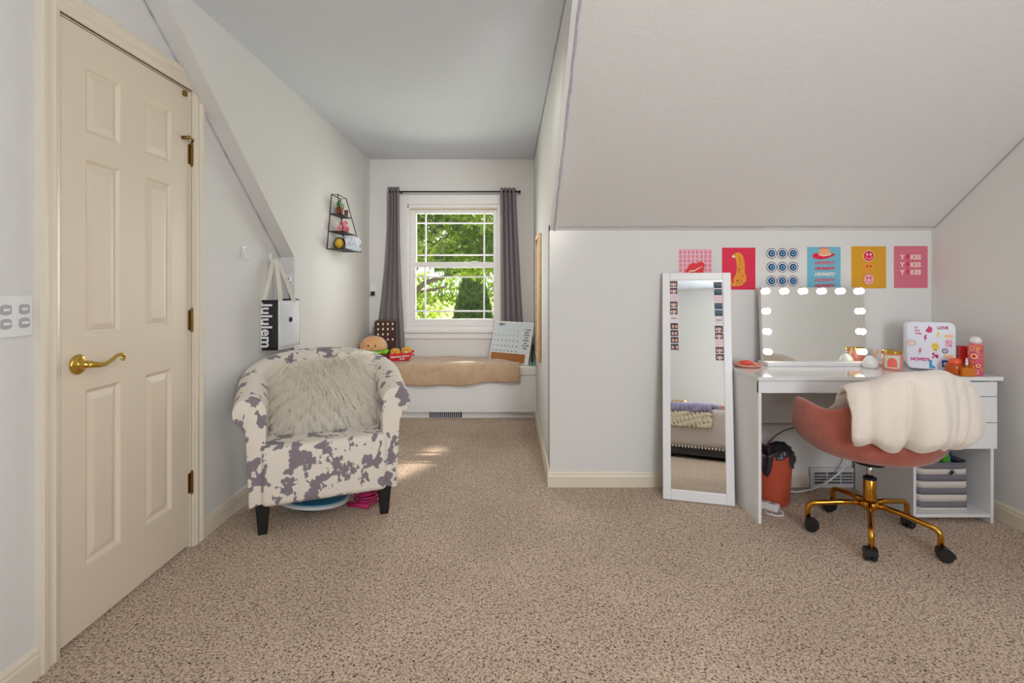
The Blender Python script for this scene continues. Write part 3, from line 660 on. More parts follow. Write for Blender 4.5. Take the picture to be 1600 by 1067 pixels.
# ------------------------------------------------------------------ wooden banner on the right dormer wall
wf = thing('wall_hanging', 'slim wood-edged wall hanging seen edge-on right of the calendar', 'wall hanging', (XD1, 4.0, .80))
WOOD = mat('pale_wood', (222, 188, 142), .6, vary=(30, (206, 168, 120)))
for y in (-.20, .20): MB().box(-.022, -.002, y-.012, y+.012, -.20, .76).build('stile', WOOD, wf, bevel=.002)
for z in (-.20, .735): MB().box(-.022, -.002, -.188, .188, z, z+.025).build('rail', WOOD, wf, bevel=.002)
MB().box(-.008, -.002, -.188, .188, -.175, .735).build('board', mat('cream_canvas', (232, 222, 204), .8), wf)

# ================================================================== ON THE WINDOW SEAT
ZS = .492
p = thing('ice_cream_sandwich_plush', 'brown ice cream sandwich cushion with white dots in the corner', 'plush', (-1.135, 4.735, ZS), math.radians(10))
BRN = mat('chocolate_plush', (74, 48, 42), .9, bump=(120, .2), sheen=.3)
for y in (-.055, .055): MB().box(-.10, .10, y-.022, y+.022, 0, .355).build('wafer', BRN, p, bevel=.018, seg=3, smooth=True)
MB().box(-.088, .094, -.033, .033, .11, .345).build('vanilla_layer', mat('plush_white', (236, 230, 222), .9), p, bevel=.012, smooth=True)
MB().box(-.088, .094, -.033, .033, .01, .112).build('strawberry_layer', mat('plush_pink', (232, 128, 132), .9), p, bevel=.012, smooth=True)
DOT = mat('dot_cream', (232, 220, 206), .8)
for i in range(4):
    for j in range(4):
        if (i, j) in ((0, 3), (3, 2)): continue
        x = -.066+i*.043; z = .325-j*.047
        MB().prism(circ(x, z, .0075, 12, .011), 'y', -.080, -.0765).build('dot', DOT, p)
p = thing('burger_plush', 'smiling hamburger plush on the window seat', 'plush', (-1.200, 4.540, ZS-.004), math.radians(-8)); p.scale = (.9, .9, .95)
BUN = mat('bun_plush', (224, 164, 112), .9, bump=(150, .15), sheen=.4, vary=(6, (232, 184, 138)))
b = MB().lathe([(0, .165), (.03, .238), (0, .238)], n=3); b = MB()
b.lathe([(.0, .115), (.115, .115), (.132, .128), (.134, .155), (.118, .195), (.085, .226), (.045, .241), (0, .245)], n=32); b.build('top_bun', BUN, p, smooth=True)
MB().lathe([(0, 0), (.10, 0), (.124, .015), (.128, .04), (.115, .055), (0, .055)], n=32).build('bottom_bun', BUN, p, smooth=True)
MB().lathe([(0, .052), (.125, .052), (.136, .068), (.125, .085), (0, .085)], n=32).build('patty', mat('patty_brown', (110, 70, 56), .9), p, smooth=True)
MB().add([(.15*math.cos(a), .15*math.sin(a), .083) for a in (PI/4-.9, PI*3/4-.9, PI*5/4-.9, PI*7/4-.9)]+[(.15*math.cos(a), .15*math.sin(a), .095) for a in (PI/4-.9, PI*3/4-.9, PI*5/4-.9, PI*7/4-.9)], [(3, 2, 1, 0), (4, 5, 6, 7), (0, 1, 5, 4), (1, 2, 6, 5), (2, 3, 7, 6), (3, 0, 4, 7)]).build('cheese', mat('cheese_yellow', (238, 196, 60), .8), p, bevel=.004)
b = MB().grid(lambda u, v: ((.05+.098*v)*math.cos(2*PI*u), (.05+.098*v)*math.sin(2*PI*u), .108+.010*v*math.sin(2*PI*u*9)-.008*v), 72, 4, True); b.build('lettuce', mat('lettuce_green', (130, 222, 30), .8), p, smooth=True, solid=.012)
for a in (-1.55, -1.05): MB().ball((.133*math.cos(a), .133*math.sin(a), .165), (.007, .007, .011), 8, 6).build('eye', BLACK, p, smooth=True)
MB().tube([(.1345*math.cos(a), .1345*math.sin(a), .147-.006*math.sin((a+1.42)/.24*PI)) for a in [-1.42+.24*i/6 for i in range(7)]], .0025, 6).build('mouth', BLACK, p, smooth=True)
p = thing('nugget_box_plush', 'red box plush with two chicken nugget faces', 'plush', (-.962, 4.575, ZS), math.radians(3))
RED = mat('plush_red', (214, 28, 34), .8, sheen=.3)
MB().add([(-.092, -.04, 0), (.078, -.04, .012), (.078, .04, .012), (-.092, .04, 0), (-.112, -.05, .062), (.102, -.05, .082), (.102, .05, .082), (-.112, .05, .062)],
         [(3, 2, 1, 0), (4, 5, 6, 7), (0, 1, 5, 4), (1, 2, 6, 5), (2, 3, 7, 6), (3, 0, 4, 7)]).build('box', RED, p, bevel=.012, seg=3, smooth=True)
NUG = mat('nugget_gold', (226, 168, 70), .9, bump=(70, .3))
for x, z in ((-.052, .078), (.048, .09)):
    n = MB().ball((x, 0, z), (.048, .034, .038), 16, 10, .9).build('nugget', NUG, p, smooth=True)
    for dx in (-.014, .012): MB().ball((x+dx, -.032, z+.012), .0045, 8, 6).build('eye', BLACK, n, smooth=True)
    MB().ball((x+.002, -.035, z-.006), (.012, .008, .009), 10, 6).build('snout', RED if x < 0 else mat('plush_snow', (240, 236, 232), .8), n, smooth=True)
MB().ball((.108, -.02, .09), .012, 8, 6).ball((.112, -.03, .06), .01, 8, 6).build('bow', RED, p, smooth=True)
text('print', 'PERSONAL SNACK', .020, WPRINT, p, Matrix.Translation((-.002, -.0535, .047)) @ Matrix.Rotation(math.radians(-5), 4, 'Y') @ Matrix.Rotation(PI/2, 4, 'X'), bold=.0006)
text('print', 'PACK', .018, WPRINT, p, Matrix.Translation((.018, -.050, .026)) @ Matrix.Rotation(math.radians(-5), 4, 'Y') @ Matrix.Rotation(PI/2, 4, 'X'), bold=.0006)
# calendar board
cb = thing('calendar_board', 'white dry-erase month calendar with cork strip on the window seat', 'calendar', (-.010, 4.622, .466), math.radians(-30))
CM = Matrix.Rotation(math.radians(-17), 4, 'X') @ Matrix.Rotation(math.radians(.5), 4, 'Y')
W2, H = .205, .385
MB().box(-W2, W2, 0, .012, 0, H).xf(CM).build('board', SILVERC, cb, bevel=.003)
MB().box(-W2+.012, W2-.012, -.0015, 0, .098, H-.012).xf(CM).build('dry_erase_sheet', mat('sheet_blue_white', (216, 226, 232), .2), cb)
MB().box(-W2+.014, W2-.040, -.003, 0, .012, .09).xf(CM).build('cork_strip', mat('cork', (178, 122, 70), .9, bump=(200, .4), vary=(120, (160, 104, 56))), cb)
def ct(s, x, z, size): text('writing', s, size, KPRINT, cb, CM @ face(x, -.0022, z), bold=.0004, shear=.15)
ct('MAY', -.115, H-.032, .034)
d = 1
for row in range(5):
    for c in range(7):
        if row == 0 and c < 5: continue
        if d > 31: break
        ct(str(d), -.178+c*.040, H-.085-row*.048, .016); d += 1
for k, s in enumerate(('11 Grad', 'party', '13 lake', 'trip', '20 last', 'day', '27 mom', 'bday')): ct(s, .150, H-.072-k*.024, .021)
MB().tube([tuple(CM @ Vector((0, .014, .30))), (0, .19, .012)], .004, 6).build('easel_leg', SILVERC, cb, smooth=True)
p = thing('marker_pen', 'dark marker with green tip propped beside the calendar', 'marker', (.205, 4.50, .463))
MB().tube([(0, 0, 0.0), (0, 0, .03)], .009, 10).build('cap', mat('green_cap', (40, 190, 70), .4), p, smooth=True)
MB().tube([(0, 0, .03), (.012, .10, .17)], .009, 10).build('barrel', BLACK, p, smooth=True)
p = thing('wall_outlet', 'outlet plate with a black plug beside the left curtain', 'outlet', (-1.303, YB, 1.12))
MB().box(-.03, .03, -.005, 0, -.055, .055).build('plate', SILVERC, p, bevel=.002); MB().box(-.016, .016, -.04, -.005, -.05, -.01).build('plug', BLACK, p, bevel=.003)

# ================================================================== FLOOR MIRROR
fm = thing('floor_mirror', 'tall white framed mirror leaning against the knee wall', 'mirror', (1.022, 2.760, 0), -math.atan2(.096, .351))
ML, MW = 1.252, .183
MM = Matrix.Translation((0, 0, .004)) @ Matrix.Rotation(math.radians(-7.0), 4, 'X')
fb = .042
b = MB()
for (x0, x1, z0, z1) in ((-MW, -MW+fb, 0, ML), (MW-fb, MW, 0, ML), (-MW+fb, MW-fb, 0, fb+.014), (-MW+fb, MW-fb, ML-fb, ML)): b.box(x0, x1, 0, .02, z0, z1)
b.xf(MM).build('frame', WHITE, fm, bevel=.003)
MB().box(-MW+fb, MW-fb, .007, .012, fb+.014, ML-fb).xf(MM).build('glass', MIRROR, fm)
MB().box(-MW+.01, MW-.01, .012, .018, .01, ML-.01).xf(MM).build('backing', GREYM, fm)
SKIN = mat('photo_skin', (214, 168, 146), .5); HAIR = mat('photo_dark', (60, 46, 46), .5); PAPERP = mat('photo_paper', (236, 222, 226), .5); SEA = mat('photo_blue', (64, 92, 108), .5); PINKP = mat('photo_pink', (232, 204, 214), .5)
def photo_strip(label, x, ztop, kinds, tilt):
    s = thing('photo_strip', label, 'photo', fm.location, fm.rotation_euler.z, 'photo strips on the floor mirror')
    w_, h_ = .043, .037; H_ = len(kinds)*(h_+.002)+.006
    T = MM @ Matrix.Translation((x, .0068, ztop)) @ Matrix.Rotation(math.radians(tilt), 4, 'Y')
    MB().box(-w_/2-.002, w_/2+.002, -.0006, 0, -H_, 0).xf(T).build('paper', PAPERP, s)
    for i, k in enumerate(kinds):
        z1 = -.004-i*(h_+.002); z0 = z1-h_+.003
        c = {'h': HAIR, 's': SEA, 'p': PINKP, 't': PAPERP, 'b': HAIR}[k]
        q = MB().box(-w_/2+.001, w_/2-.001, -.0011, -.0006, z0, z1).xf(T).build('picture', c, s)
        if k in 'hb':
            b = MB()
            for fx in ((-.010, .009) if k == 'h' else (-.008, .010)): b.prism(circ(fx+random.uniform(-.002, .002), (z0+z1)/2-.002, .0068, 12, .0095), 'y', -.0016, -.0011)
            b.xf(T).build('face', SKIN, q)
            if k == 'h': MB().box(-.003, .003, -.0015, -.0011, z0, z1-.010).xf(T).build('shirt', PAPERP, q)
        if k == 's': MB().prism([(-.02, z0+.001), (.02, z0+.001), (.02, z0+.016), (.004, z0+.010), (-.02, z0+.02)], 'y', -.0016, -.0011).xf(T).build('hill', mat('photo_teal', (40, 60, 72), .5), q)
        if k == 't': text('caption', 'friends', .010, KPRINT, s, T @ face(0, -.0013, (z0+z1)/2), bold=.0003)
photo_strip('upper photo strip on the left edge of the floor mirror', -MW+fb+.020, ML-fb-.002, 'hhphht', 0)
photo_strip('lower strip of four portrait photos on the left of the mirror', -MW+fb+.022, ML-fb-.242, 'bbbb', -1)
photo_strip('strip of blue seaside photos on the right of the mirror', MW-fb-.026, ML-fb-.008, 'sspsst', -1)
photo_strip('lower photo strip on the right edge of the floor mirror', MW-fb-.024, ML-fb-.252, 'hhphh', -1)

# ================================================================== POSTERS on the knee wall
def poster(label, x0, x1, z1, z0, m, name='poster', rot=0):
    p = thing(name, label, 'poster', ((x0+x1)/2, YK, z0), 0, 'row of six art prints above the desk'); W = x1-x0; Hh = z1-z0
    sheet = MB().box(-W/2, W/2, -.0015, 0, 0, Hh).build('sheet', m, p); return p, W, Hh
def px(v): return (v-795)/267.5
def pz(v): return 1.185-(v-443)/267.5
def rot2(pts, a, c=(0, 0)): return [(c[0]+x*math.cos(a)-z*math.sin(a), c[1]+x*math.sin(a)+z*math.cos(a)) for x, z in pts]
HOT = mat('print_hot_pink', (226, 20, 70), .5); CREAM = mat('print_cream', (246, 226, 206), .5); NAVY = mat('print_navy', (24, 34, 84), .5); SKYB = mat('print_sky', (96, 180, 226), .5)
PWHITE = mat('print_white', (238, 238, 242), .5); ROSE = mat('print_rose', (222, 84, 116), .5); LIPS = mat('print_red', (232, 26, 36), .5)
# 1 lips on patterned pink
p, W, Hh = poster('pink patterned print with big red lips, leftmost poster', px(1060), px(1112), pz(389), pz(456), mat('poster_pale_pink', (240, 190, 200), .6))
b = []
for i in range(8):
    x = -W/2+.012+i*(W-.024)/7
    for j in range(9): b.append(circ(x, Hh-.018-j*.026, .0075, 10, .010))
flat('pattern', b, ROSE, p, -.0015); flat('pattern_centre', [circ(sum(q[0] for q in c)/len(c), sum(q[1] for q in c)/len(c), .0035, 8, .005) for c in b], mat('poster_pale_pink', (240, 190, 200)), p, -.0021)
lip = [(-.068, .0), (-.05, .03), (-.03, .055), (-.008, .066), (.012, .060), (.035, .068), (.056, .058), (.060, .045), (.052, .02), (.044, -.012), (.02, -.03), (-.02, -.034), (-.05, -.018)]
flat('lips', [[(x, z+.105) for x, z in rot2(lip, .1)]], LIPS, p, -.0024)
flat('lip_gap', [[(x, z+.112) for x, z in rot2([(-.06, -.003), (-.025, .010), (-.008, .006), (.015, .018), (.054, .034), (.02, .026), (-.005, .014), (-.025, .017)], .1)]], CREAM, p, -.0030)
# 2 leopard
p, W, Hh = poster('red print of a seated orange leopard', px(1128), px(1180), pz(387), pz(452.5), HOT)
ORG = mat('print_orange', (240, 150, 26), .5)
cat_ = [(-.034, .205), (-.022, .214), (-.006, .216), (.006, .218), (.010, .212), (.018, .208), (.026, .19), (.033, .165), (.036, .14), (.034, .115), (.036, .095), (.044, .075), (.042, .05), (.030, .032), (.008, .022), (-.018, .020), (-.036, .018), (-.046, .03), (-.050, .06), (-.053, .10), (-.046, .10), (-.044, .06), (-.038, .034), (-.030, .040), (-.030, .065), (-.018, .085), (-.012, .11), (-.012, .14), (-.014, .165), (-.020, .185), (-.030, .188), (-.038, .194)]
flat('leopard', [cat_], ORG, p, -.0015)
sp_ = []
for i in range(70):
    x, z = random.uniform(-.03, .04), random.uniform(.03, .19)
    if z > .07 and not (-.008 < x < .03): continue
    sp_.append(circ(x, z, .0022, 6, .0026))
flat('spots', sp_, KPRINT, p, -.0021); flat('muzzle', [circ(-.031, .193, .009, 12, .008)], CREAM, p, -.0022); flat('eye', [circ(-.022, .205, .003, 8)], KPRINT, p, -.0026)
# 3 eyes
p, W, Hh = poster('print of nine blue eye discs on off-white', px(1194), px(1250), pz(384), pz(453), mat('poster_off_white', (224, 221, 216), .6))
for i in range(3):
    for j in range(3):
        cx, cz = (-.063+i*.063), Hh-.045-j*.080
        k = flat('eye_disc', [circ(cx, cz, .0305, 28)], NAVY, p, -.0015)
        for r, m_, y in ((.0265, PWHITE, -.0021), (.0205, NAVY, -.0027), (.0125, SKYB, -.0033), (.006, KPRINT, -.0039)): flat('ring', [circ(cx+(.001 if r < .02 else 0), cz, r, 24)], m_, k, y)
# 4 howdy
p, W, Hh = poster('light blue print with a cowboy hat and repeated HOWDY lettering', px(1261), px(1313), pz(386), pz(451), mat('poster_blue', (112, 186, 206), .6))
flat('hat_brim', [[(-.067, .196), (-.058, .205), (-.04, .207), (0, .199), (.04, .205), (.066, .204), (.058, .192), (.035, .183), (.01, .174), (-.03, .170), (-.055, .176), (-.067, .186)]], HOT, p, -.0015)
flat('hat_crown', [[(-.032, .200), (-.026, .235), (-.012, .239), (.01, .236), (.03, .238), (.036, .215), (.040, .200), (.0, .192)]], mat('print_peach', (238, 172, 128), .5), p, -.0022)
flat('hat_outline', [[(-.030, .236), (-.012, .2405), (.01, .2375), (.032, .2400), (.031, .236), (.01, .2335), (-.012, .2365), (-.028, .232)]], HOT, p, -.0026)
flat('hat_band', [[(-.033, .196), (0, .188), (.041, .197), (.040, .203), (0, .194), (-.032, .202)]], CREAM, p, -.0030)
for k, m_ in enumerate((ROSE, HOT, CREAM, ROSE, HOT)):
    text('lettering', 'HOWDY', .026, m_, p, face(.002, -.0022, .150-k*.0335), bold=.0011, shear=.35, xs=1.12)
# 5 smileys
p, W, Hh = poster('mustard yellow print with three smiley faces', px(1330), px(1384), pz(385), pz(450.5), mat('poster_mustard', (222, 160, 26), .6))
for k, (c1, c2, ce) in enumerate(((ROSE, CREAM, CREAM), (ORG, mat('print_amber', (232, 158, 50), .5), HOT), (ROSE, mat('print_blush', (242, 184, 176), .5), HOT))):
    cz = Hh-.056-k*.0685; rim = CREAM if k == 0 else c1
    o = flat('smiley', [circ(0, cz, .0325, 28)], rim, p, -.0015); flat('face', [circ(0, cz, .0295, 28)], HOT if k == 0 else c2, o, -.0021)
    flat('eyes', [circ(s*.010, cz+.009, .0052, 12, .0075) for s in (-1, 1)], ce, o, -.0027)
    MB().tube([(.018*math.cos(a), -.0027, cz-.002+.016*math.sin(a)) for a in [PI+PI*i/12 for i in range(13)]], .0016, 5).build('smile', ce if k != 1 else c1, o)
# 6 yikes
p, W, Hh = poster('rose pink print with YIKES written three times', px(1396.5), px(1449), pz(384.5), pz(450), mat('poster_rose', (218, 112, 134), .6))
for k in range(3):
    z = Hh-.066-k*.044
    text('lettering', 'Y', .036, CREAM, p, face(-.050, -.0022, z), bold=.0016); text('lettering', 'KES', .036, CREAM, p, face(.028, -.0022, z), bold=.0016, space=1.08)
    flat('bolt', [[(x*.9-.020, z2*.9+z) for x, z2 in ((-.002, .020), (.012, .022), (.006, .006), (.014, .006), (-.006, -.022), (0, -.003), (-.010, -.003))]], HOT, p, -.0016)

# ================================================================== DESK
DX0, DX1, DF, DB = 1.232, 2.395, 2.528, 2.955
dk = thing('desk', 'white vanity desk with drawers and an open cubby', 'desk', (DX0, DF, 0))
def db(x0, x1, y0, y1, z0, z1): return MB().box(x0-DX0, x1-DX0, y0-DF, y1-DF, z0, z1)
db(DX0-.004, DX1+.038, DF-.012, DB, .706, .726).build('desktop', GLOSSW, dk, bevel=.002)
db(DX0, DX0+.016, DF, DB, 0, .706).build('side_panel', WHITE, dk, bevel=.001)
db(DX1-.016, DX1, DF, DB, 0, .706).build('side_panel', WHITE, dk, bevel=.001)
db(DX0, 1.998, DF-.004, DF+.014, .645, .704).build('apron', WHITE, dk, bevel=.001)
db(DX0+.016, 1.998, DB-.016, DB, .386, .706).build('modesty_panel', WHITE, dk)
db(1.998, 2.012, DF, DB, 0, .706).build('divider', WHITE, dk, bevel=.001)
db(2.012, DX1-.016, DF, DB, .03, .046).build('bottom_shelf', WHITE, dk, bevel=.001)
db(2.012, DX1-.016, DB-.01, DB, .03, .706).build('cubby_back', WHITE, dk)
db(2.012, DX1-.016, DF+.004, DB-.01, .372, .384).build('drawer_floor', WHITE, dk)
for z0, z1 in ((.632, .702), (.504, .629), (.374, .501)): db(1.998, DX1, DF-.018, DF-.001, z0, z1).build('drawer', WHITE, dk, bevel=.0015)
# vanity mirror
vm = thing('vanity_mirror', 'frameless lighted vanity mirror with round bulbs on the desk', 'mirror', (1.722, 2.868, .7265))
VW, VH = .291, .418
VMx = Matrix.Translation((0, .01, .02)) @ Matrix.Rotation(math.radians(-4), 4, 'X')
MB().box(-VW, VW, .006, .036, 0, VH).xf(VMx).build('housing', WHITE, vm, bevel=.004)
MB().box(-VW, VW, 0, .006, 0, VH).xf(VMx).build('glass', MIRROR, vm)
MB().box(-VW-.002, VW+.05, -.045, .07, 0, .022).build('base', WHITE, vm, bevel=.003)
BULB = mat('lit_bulb', (255, 250, 240), .4, emit=((255, 246, 232), 9))
def bulb(x, z):
    o = MB().lathe([(0, 0), (.015, 0), (.014, .004), (0, .004)], n=16).xf(VMx @ Matrix.Translation((x, 0, z)) @ Matrix.Rotation(PI/2, 4, 'X')).build('socket', SILVERC, vm, smooth=True)
    MB().ball((0, 0, .015), (.0175, .0175, .0165), 16, 10).xf(VMx @ Matrix.Translation((x, 0, z)) @ Matrix.Rotation(PI/2, 4, 'X')).build('bulb', BULB, o, smooth=True)
for i in range(6): bulb(-VW+.026+i*(2*VW-.052)/5, VH-.022)
for z in (.055, .168, .283): bulb(-VW+.026, z); bulb(VW-.026, z)
for i in range(3): MB().lathe([(.004, 0), (.006, 0), (.006, .0006), (.004, .0006), (.004, 0)], n=14).xf(VMx @ Matrix.Translation((-.02+i*.022, -.0002, .055)) @ Matrix.Rotation(PI/2, 4, 'X')).build('touch_button', PAPERP, vm)
MB().tube([(VW+.005, .03, .13), (VW+.014, .05, .12), (VW+.012, .07, .05)], .004, 6).build('cord', BLACK, vm, smooth=True)
# desk clutter
ZD = .7265
p = thing('trinket_tray', 'pink round tray with a coral item on the desk corner', 'tray', (1.322, 2.835, ZD))
PT = mat('tray_pink', (232, 160, 140), .5)
MB().lathe([(0, 0), (.055, 0), (.072, .006), (.078, .016), (.074, .017), (.068, .009), (0, .006)], n=30).build('tray', PT, p, smooth=True)
MB().ball((-.012, -.01, .022), (.036, .024, .014), 14, 8).build('scrunchie', mat('coral_cloth', (236, 92, 78), .8), p, smooth=True)
MB().ball((.03, -.015, .016), (.014, .014, .009), 10, 6).build('ring_dish', PT, p, smooth=True)
p = thing('white_diffuser', 'little white pot with a wooden stick beside the vanity mirror', 'pot', (1.962, 2.780, ZD))
MB().lathe([(0, 0), (.030, 0), (.036, .014), (.035, .034), (.024, .054), (.012, .062), (.010, .066), (0, .066)], n=24).build('pot', SILVERC, p, smooth=True)
MB().box(-.007, .007, -.003, .003, .06, .105).xf(Matrix.Rotation(math.radians(22), 4, 'Y')).build('stick', WOOD, p, bevel=.002)
p = thing('candle', 'pink and mint candle jar with a gold lid', 'candle', (2.048, 2.735, ZD), -.64); p.scale = (.84, .84, .95)
MB().lathe([(0, 0), (.050, 0), (.054, .006), (.055, .085), (.052, .09), (0, .09)], n=36).build('jar', mat('candle_pink', (232, 140, 126), .25, coat=.5), p, smooth=True)
MB().lathe([(.0, .09), (.056, .09), (.057, .092), (.057, .106), (.054, .109), (0, .109)], n=36).build('lid', BRASS, p, smooth=False)
def wrap(poly, R, k=8):  # wraps a flat outline onto the jar front
    return [(R*math.sin(x/R), -R*math.cos(x/R), z) for x, z in poly]
def wrapped(name, x0, x1, z0, z1, R, m, par, arch=0):
    def fn(u, v):
        x = x0+(x1-x0)*u; zt = z1
        if arch: zt = z1-arch*(1-math.sqrt(max(0, 1-(2*u-1)**2)))
        z = z0+(zt-z0)*v; return (R*math.sin(x/R), -R*math.cos(x/R), z)
    return MB().grid(fn, 16, 4).build(name, m, par, smooth=True)
wrapped('label', -.042, .042, .012, .082, .0556, mat('candle_mint', (208, 216, 190), .5), p); wrapped('label_arch', -.026, .026, .018, .07, .0560, mat('candle_coral', (244, 104, 92), .5), p, .026)
p = thing('mini_fridge', 'white mini fridge covered in stickers leaning on the desk', 'mini fridge', (2.235, 2.715, ZD), math.radians(-28)); p.scale = (.77, 1, 1)
FW = mat('fridge_white', (226, 228, 240), .25)
poly = []
for cx, cz, a0 in ((.098, .04, -PI/2), (.098, .222, 0), (-.098, .222, PI/2), (-.098, .04, PI)):
    for k in range(7): poly.append((cx+.034*math.cos(a0+k*PI/12), cz+.034*math.sin(a0+k*PI/12)))
MB().prism(poly, 'y', -.018, 0).build('door', FW, p, bevel=.006, seg=3, smooth=False)
MB().prism([(x*.97, (z-.13)*.97+.13) for x, z in poly], 'y', .003, .10).build('body', FW, p, bevel=.004)
MB().box(-.09, -.06, .02, .09, 0, .012).box(.06, .09, .02, .09, 0, .012).build('feet', BLACK, p)
S = -.0181
MAG = mat('sticker_magenta', (206, 30, 120), .4); YEL = mat('sticker_yellow', (240, 206, 70), .4); PEA = mat('sticker_peach', (244, 196, 140), .4); BLU = mat('sticker_blue', (50, 150, 200), .4); TPK = mat('sticker_pink', (236, 170, 190), .4)
bolt = [(-.002, .020), (.010, .022), (.005, .006), (.012, .006), (-.006, -.022), (0, -.003), (-.009, -.003)]
def stick(name, polys, m, k=0): return flat(name, polys, m, p, S-.0004*k, .0005)
def at2(poly, x, z, s=1): return [(x+a*s, z+c*s) for a, c in poly]
flame = [(0, .022), (.006, .012), (.012, .016), (.018, .002), (.014, -.012), (0, -.016), (-.014, -.012), (-.018, .0), (-.010, .004), (-.006, .012)]
stick('flame_sticker', [at2(flame, -.012, .215, 1.05)], MAG); stick('flame_core', [at2(flame, -.012, .211, .5)], HOT, 1)
stick('bolt_sticker', [at2(bolt, -.033, .168, .95)], MAG); stick('bolt_sticker', [at2(bolt, .036, .186, .9)], YEL); stick('bolt_sticker', [at2(bolt, -.062, .098, .85)], ROSE)
o = stick('smiley_sticker', [circ(-.108, .142, .024, 20, .017)], KPRINT); stick('smiley_face', [circ(-.108, .142, .022, 20, .0155)], mat('sticker_blush', (240, 206, 196), .4), 1); stick('smiley_eyes', [circ(-.114, .146, .002, 8), circ(-.102, .146, .002, 8)], KPRINT, 2)
stick('smiley_sticker', [circ(.021, .128, .021, 20)], YEL); stick('smiley_drip', [[(.012, .115), (.032, .115), (.028, .098), (.022, .108), (.018, .100)]], YEL); stick('smiley_eyes', [circ(.015, .133, .0025, 8), circ(.027, .133, .0025, 8)], KPRINT, 1)
stick('bandage_sticker', [[(.070, .176), (.118, .176), (.118, .192), (.070, .192)]], PEA); stick('bandage_sticker', [[(.066, .072), (.118, .072), (.118, .088), (.066, .088)]], PEA)
stick('card_sticker', [[(.074, .126), (.112, .126), (.112, .166), (.074, .166)]], TPK); stick('card_face', [[(.080, .150), (.092, .150), (.092, .153), (.080, .153)], [(.096, .134), (.106, .138), (.106, .141), (.096, .137)]], KPRINT, 1)
stick('eye_sticker', [circ(.074, .106, .017, 20, .013)], NAVY); stick('eye_white', [circ(.074, .106, .011, 16, .008)], PWHITE, 1); stick('eye_pupil', [circ(.074, .106, .004, 10)], NAVY, 2)
stick('balloon_dog_sticker', [circ(.012, .088, .008, 10), circ(.030, .078, .010, 10), [(.006, .092), (.036, .074), (.04, .066), (.03, .066), (.01, .084)], circ(.010, .070, .006, 8)], MAG)
stick('boot_sticker', [[(-.012, .056), (.004, .056), (.006, .03), (.022, .022), (.022, .012), (-.010, .012)]], BLU)
stick('square_sticker', [[(.058, .022), (.100, .022), (.100, .058), (.058, .058)]], mat('sticker_royal', (30, 80, 160), .4)); stick('eye_white', [circ(.079, .038, .014, 16, .010)], PWHITE, 1); stick('eye_pupil', [circ(.079, .038, .006, 10)], BLU, 2)
text('lettering', 'HOWDY', .022, MAG, p, face(-.060, S-.0006, .056), bold=.0012, xs=1.2); text('lettering', 'LOVE', .022, mat('sticker_brick', (180, 40, 60), .4), p, face(.062, S-.0006, .226), bold=.001, xs=1.1)
for k, s_ in enumerate(('be', 'kind', 'today')): text('lettering', s_, .016, ROSE, p, face(-.082+.006*k, S-.0006, .226-k*.016), bold=.0004)
OB = mat('orange_clear', (240, 112, 30), .1, trans=.5); OR2 = mat('orange_liquid', (250, 150, 40), .15, trans=.4); RB = mat('red_box', (214, 40, 36), .3)
p = thing('orange_jar', 'clear orange lotion jar beside the fridge', 'jar', (2.266, 2.600, ZD))
MB().lathe([(0, 0), (.034, 0), (.039, .01), (.039, .04), (.034, .05), (0, .05)], n=24).build('jar', OB, p, smooth=True); MB().lathe([(0, .05), (.026, .05), (.028, .056), (.025, .074), (.012, .08), (0, .08)], n=24).build('lid', mat('coral_lid', (240, 96, 60), .3), p, smooth=True)
p = thing('red_box', 'small red box behind the orange bottles', 'box', (2.354, 2.660, ZD), -.5); p.scale = (.62, 1, 1); MB().box(-.03, .03, -.02, .02, 0, .135).build('carton', RB, p, bevel=.003); MB().box(-.026, .026, -.0215, -.02, .01, .05).build('label', OB, p)
p = thing('amber_perfume', 'short amber glass perfume bottle at the desk edge', 'bottle', (2.268, 2.536, ZD), -.3); MB().box(-.022, .03, -.014, .014, 0, .042).build('glass', OR2, p, bevel=.005, seg=3); MB().lathe([(0, .042), (.009, .042), (.009, .052), (0, .052)], n=14).build('cap', GOLD, p)
p = thing('spray_bottle', 'tall floral orange spray bottle with white cap', 'bottle', (2.343, 2.570, ZD), -.7)
MB().lathe([(0, 0), (.028, 0), (.030, .004), (.030, .15), (.026, .158), (0, .158)], n=28).build('bottle', mat('floral_orange', (236, 130, 70), .3, vary=(45, (214, 80, 130))), p, smooth=True)
MB().lathe([(0, .158), (.024, .158), (.025, .176), (.018, .19), (0, .194)], n=24).build('cap', mat('cap_frost', (236, 232, 230), .3), p, smooth=True)
for k, (a, z, r) in enumerate(((-.25, .096, .021), (.35, .135, .013), (-.5, .135, .012), (.3, .05, .015), (-.45, .04, .013), (.0, .018, .012))):
    def disc(rr, R, m, nm, par):
        b = MB(); P = [(a*.030+rr*math.cos(t), z+rr*math.sin(t)) for t in [2*PI*i/14 for i in range(14)]]
        b.add([(R*math.sin(x/.030), -R*math.cos(x/.030), zz) for x, zz in P]+[(R*math.sin(a), -R*math.cos(a), z)], [(i, (i+1) % 14, 14) for i in range(14)]); return b.build(nm, m, par)
    o = disc(r, .0306, (MAG, RB, TPK)[k % 3], 'flower', p); disc(r*.72, .0310, (PEA, YEL, ORG)[k % 3], 'petals', o); disc(r*.35, .0314, LIPS, 'flower_centre', o)
p = thing('bunny_charm', 'tiny white bunny figure in front of the red box', 'figurine', (2.382, 2.578, ZD+.053)); p.location = (2.268, 2.536, ZD+.0525)
MB().ball((0, 0, .009), (.007, .006, .009), 10, 8).ball((0, 0, .021), (.006, .006, .006), 10, 8).ball((-.003, 0, .031), (.002, .002, .007), 8, 6).ball((.003, 0, .031), (.002, .002, .007), 8, 6).build('body', SILVERC, p, smooth=True)

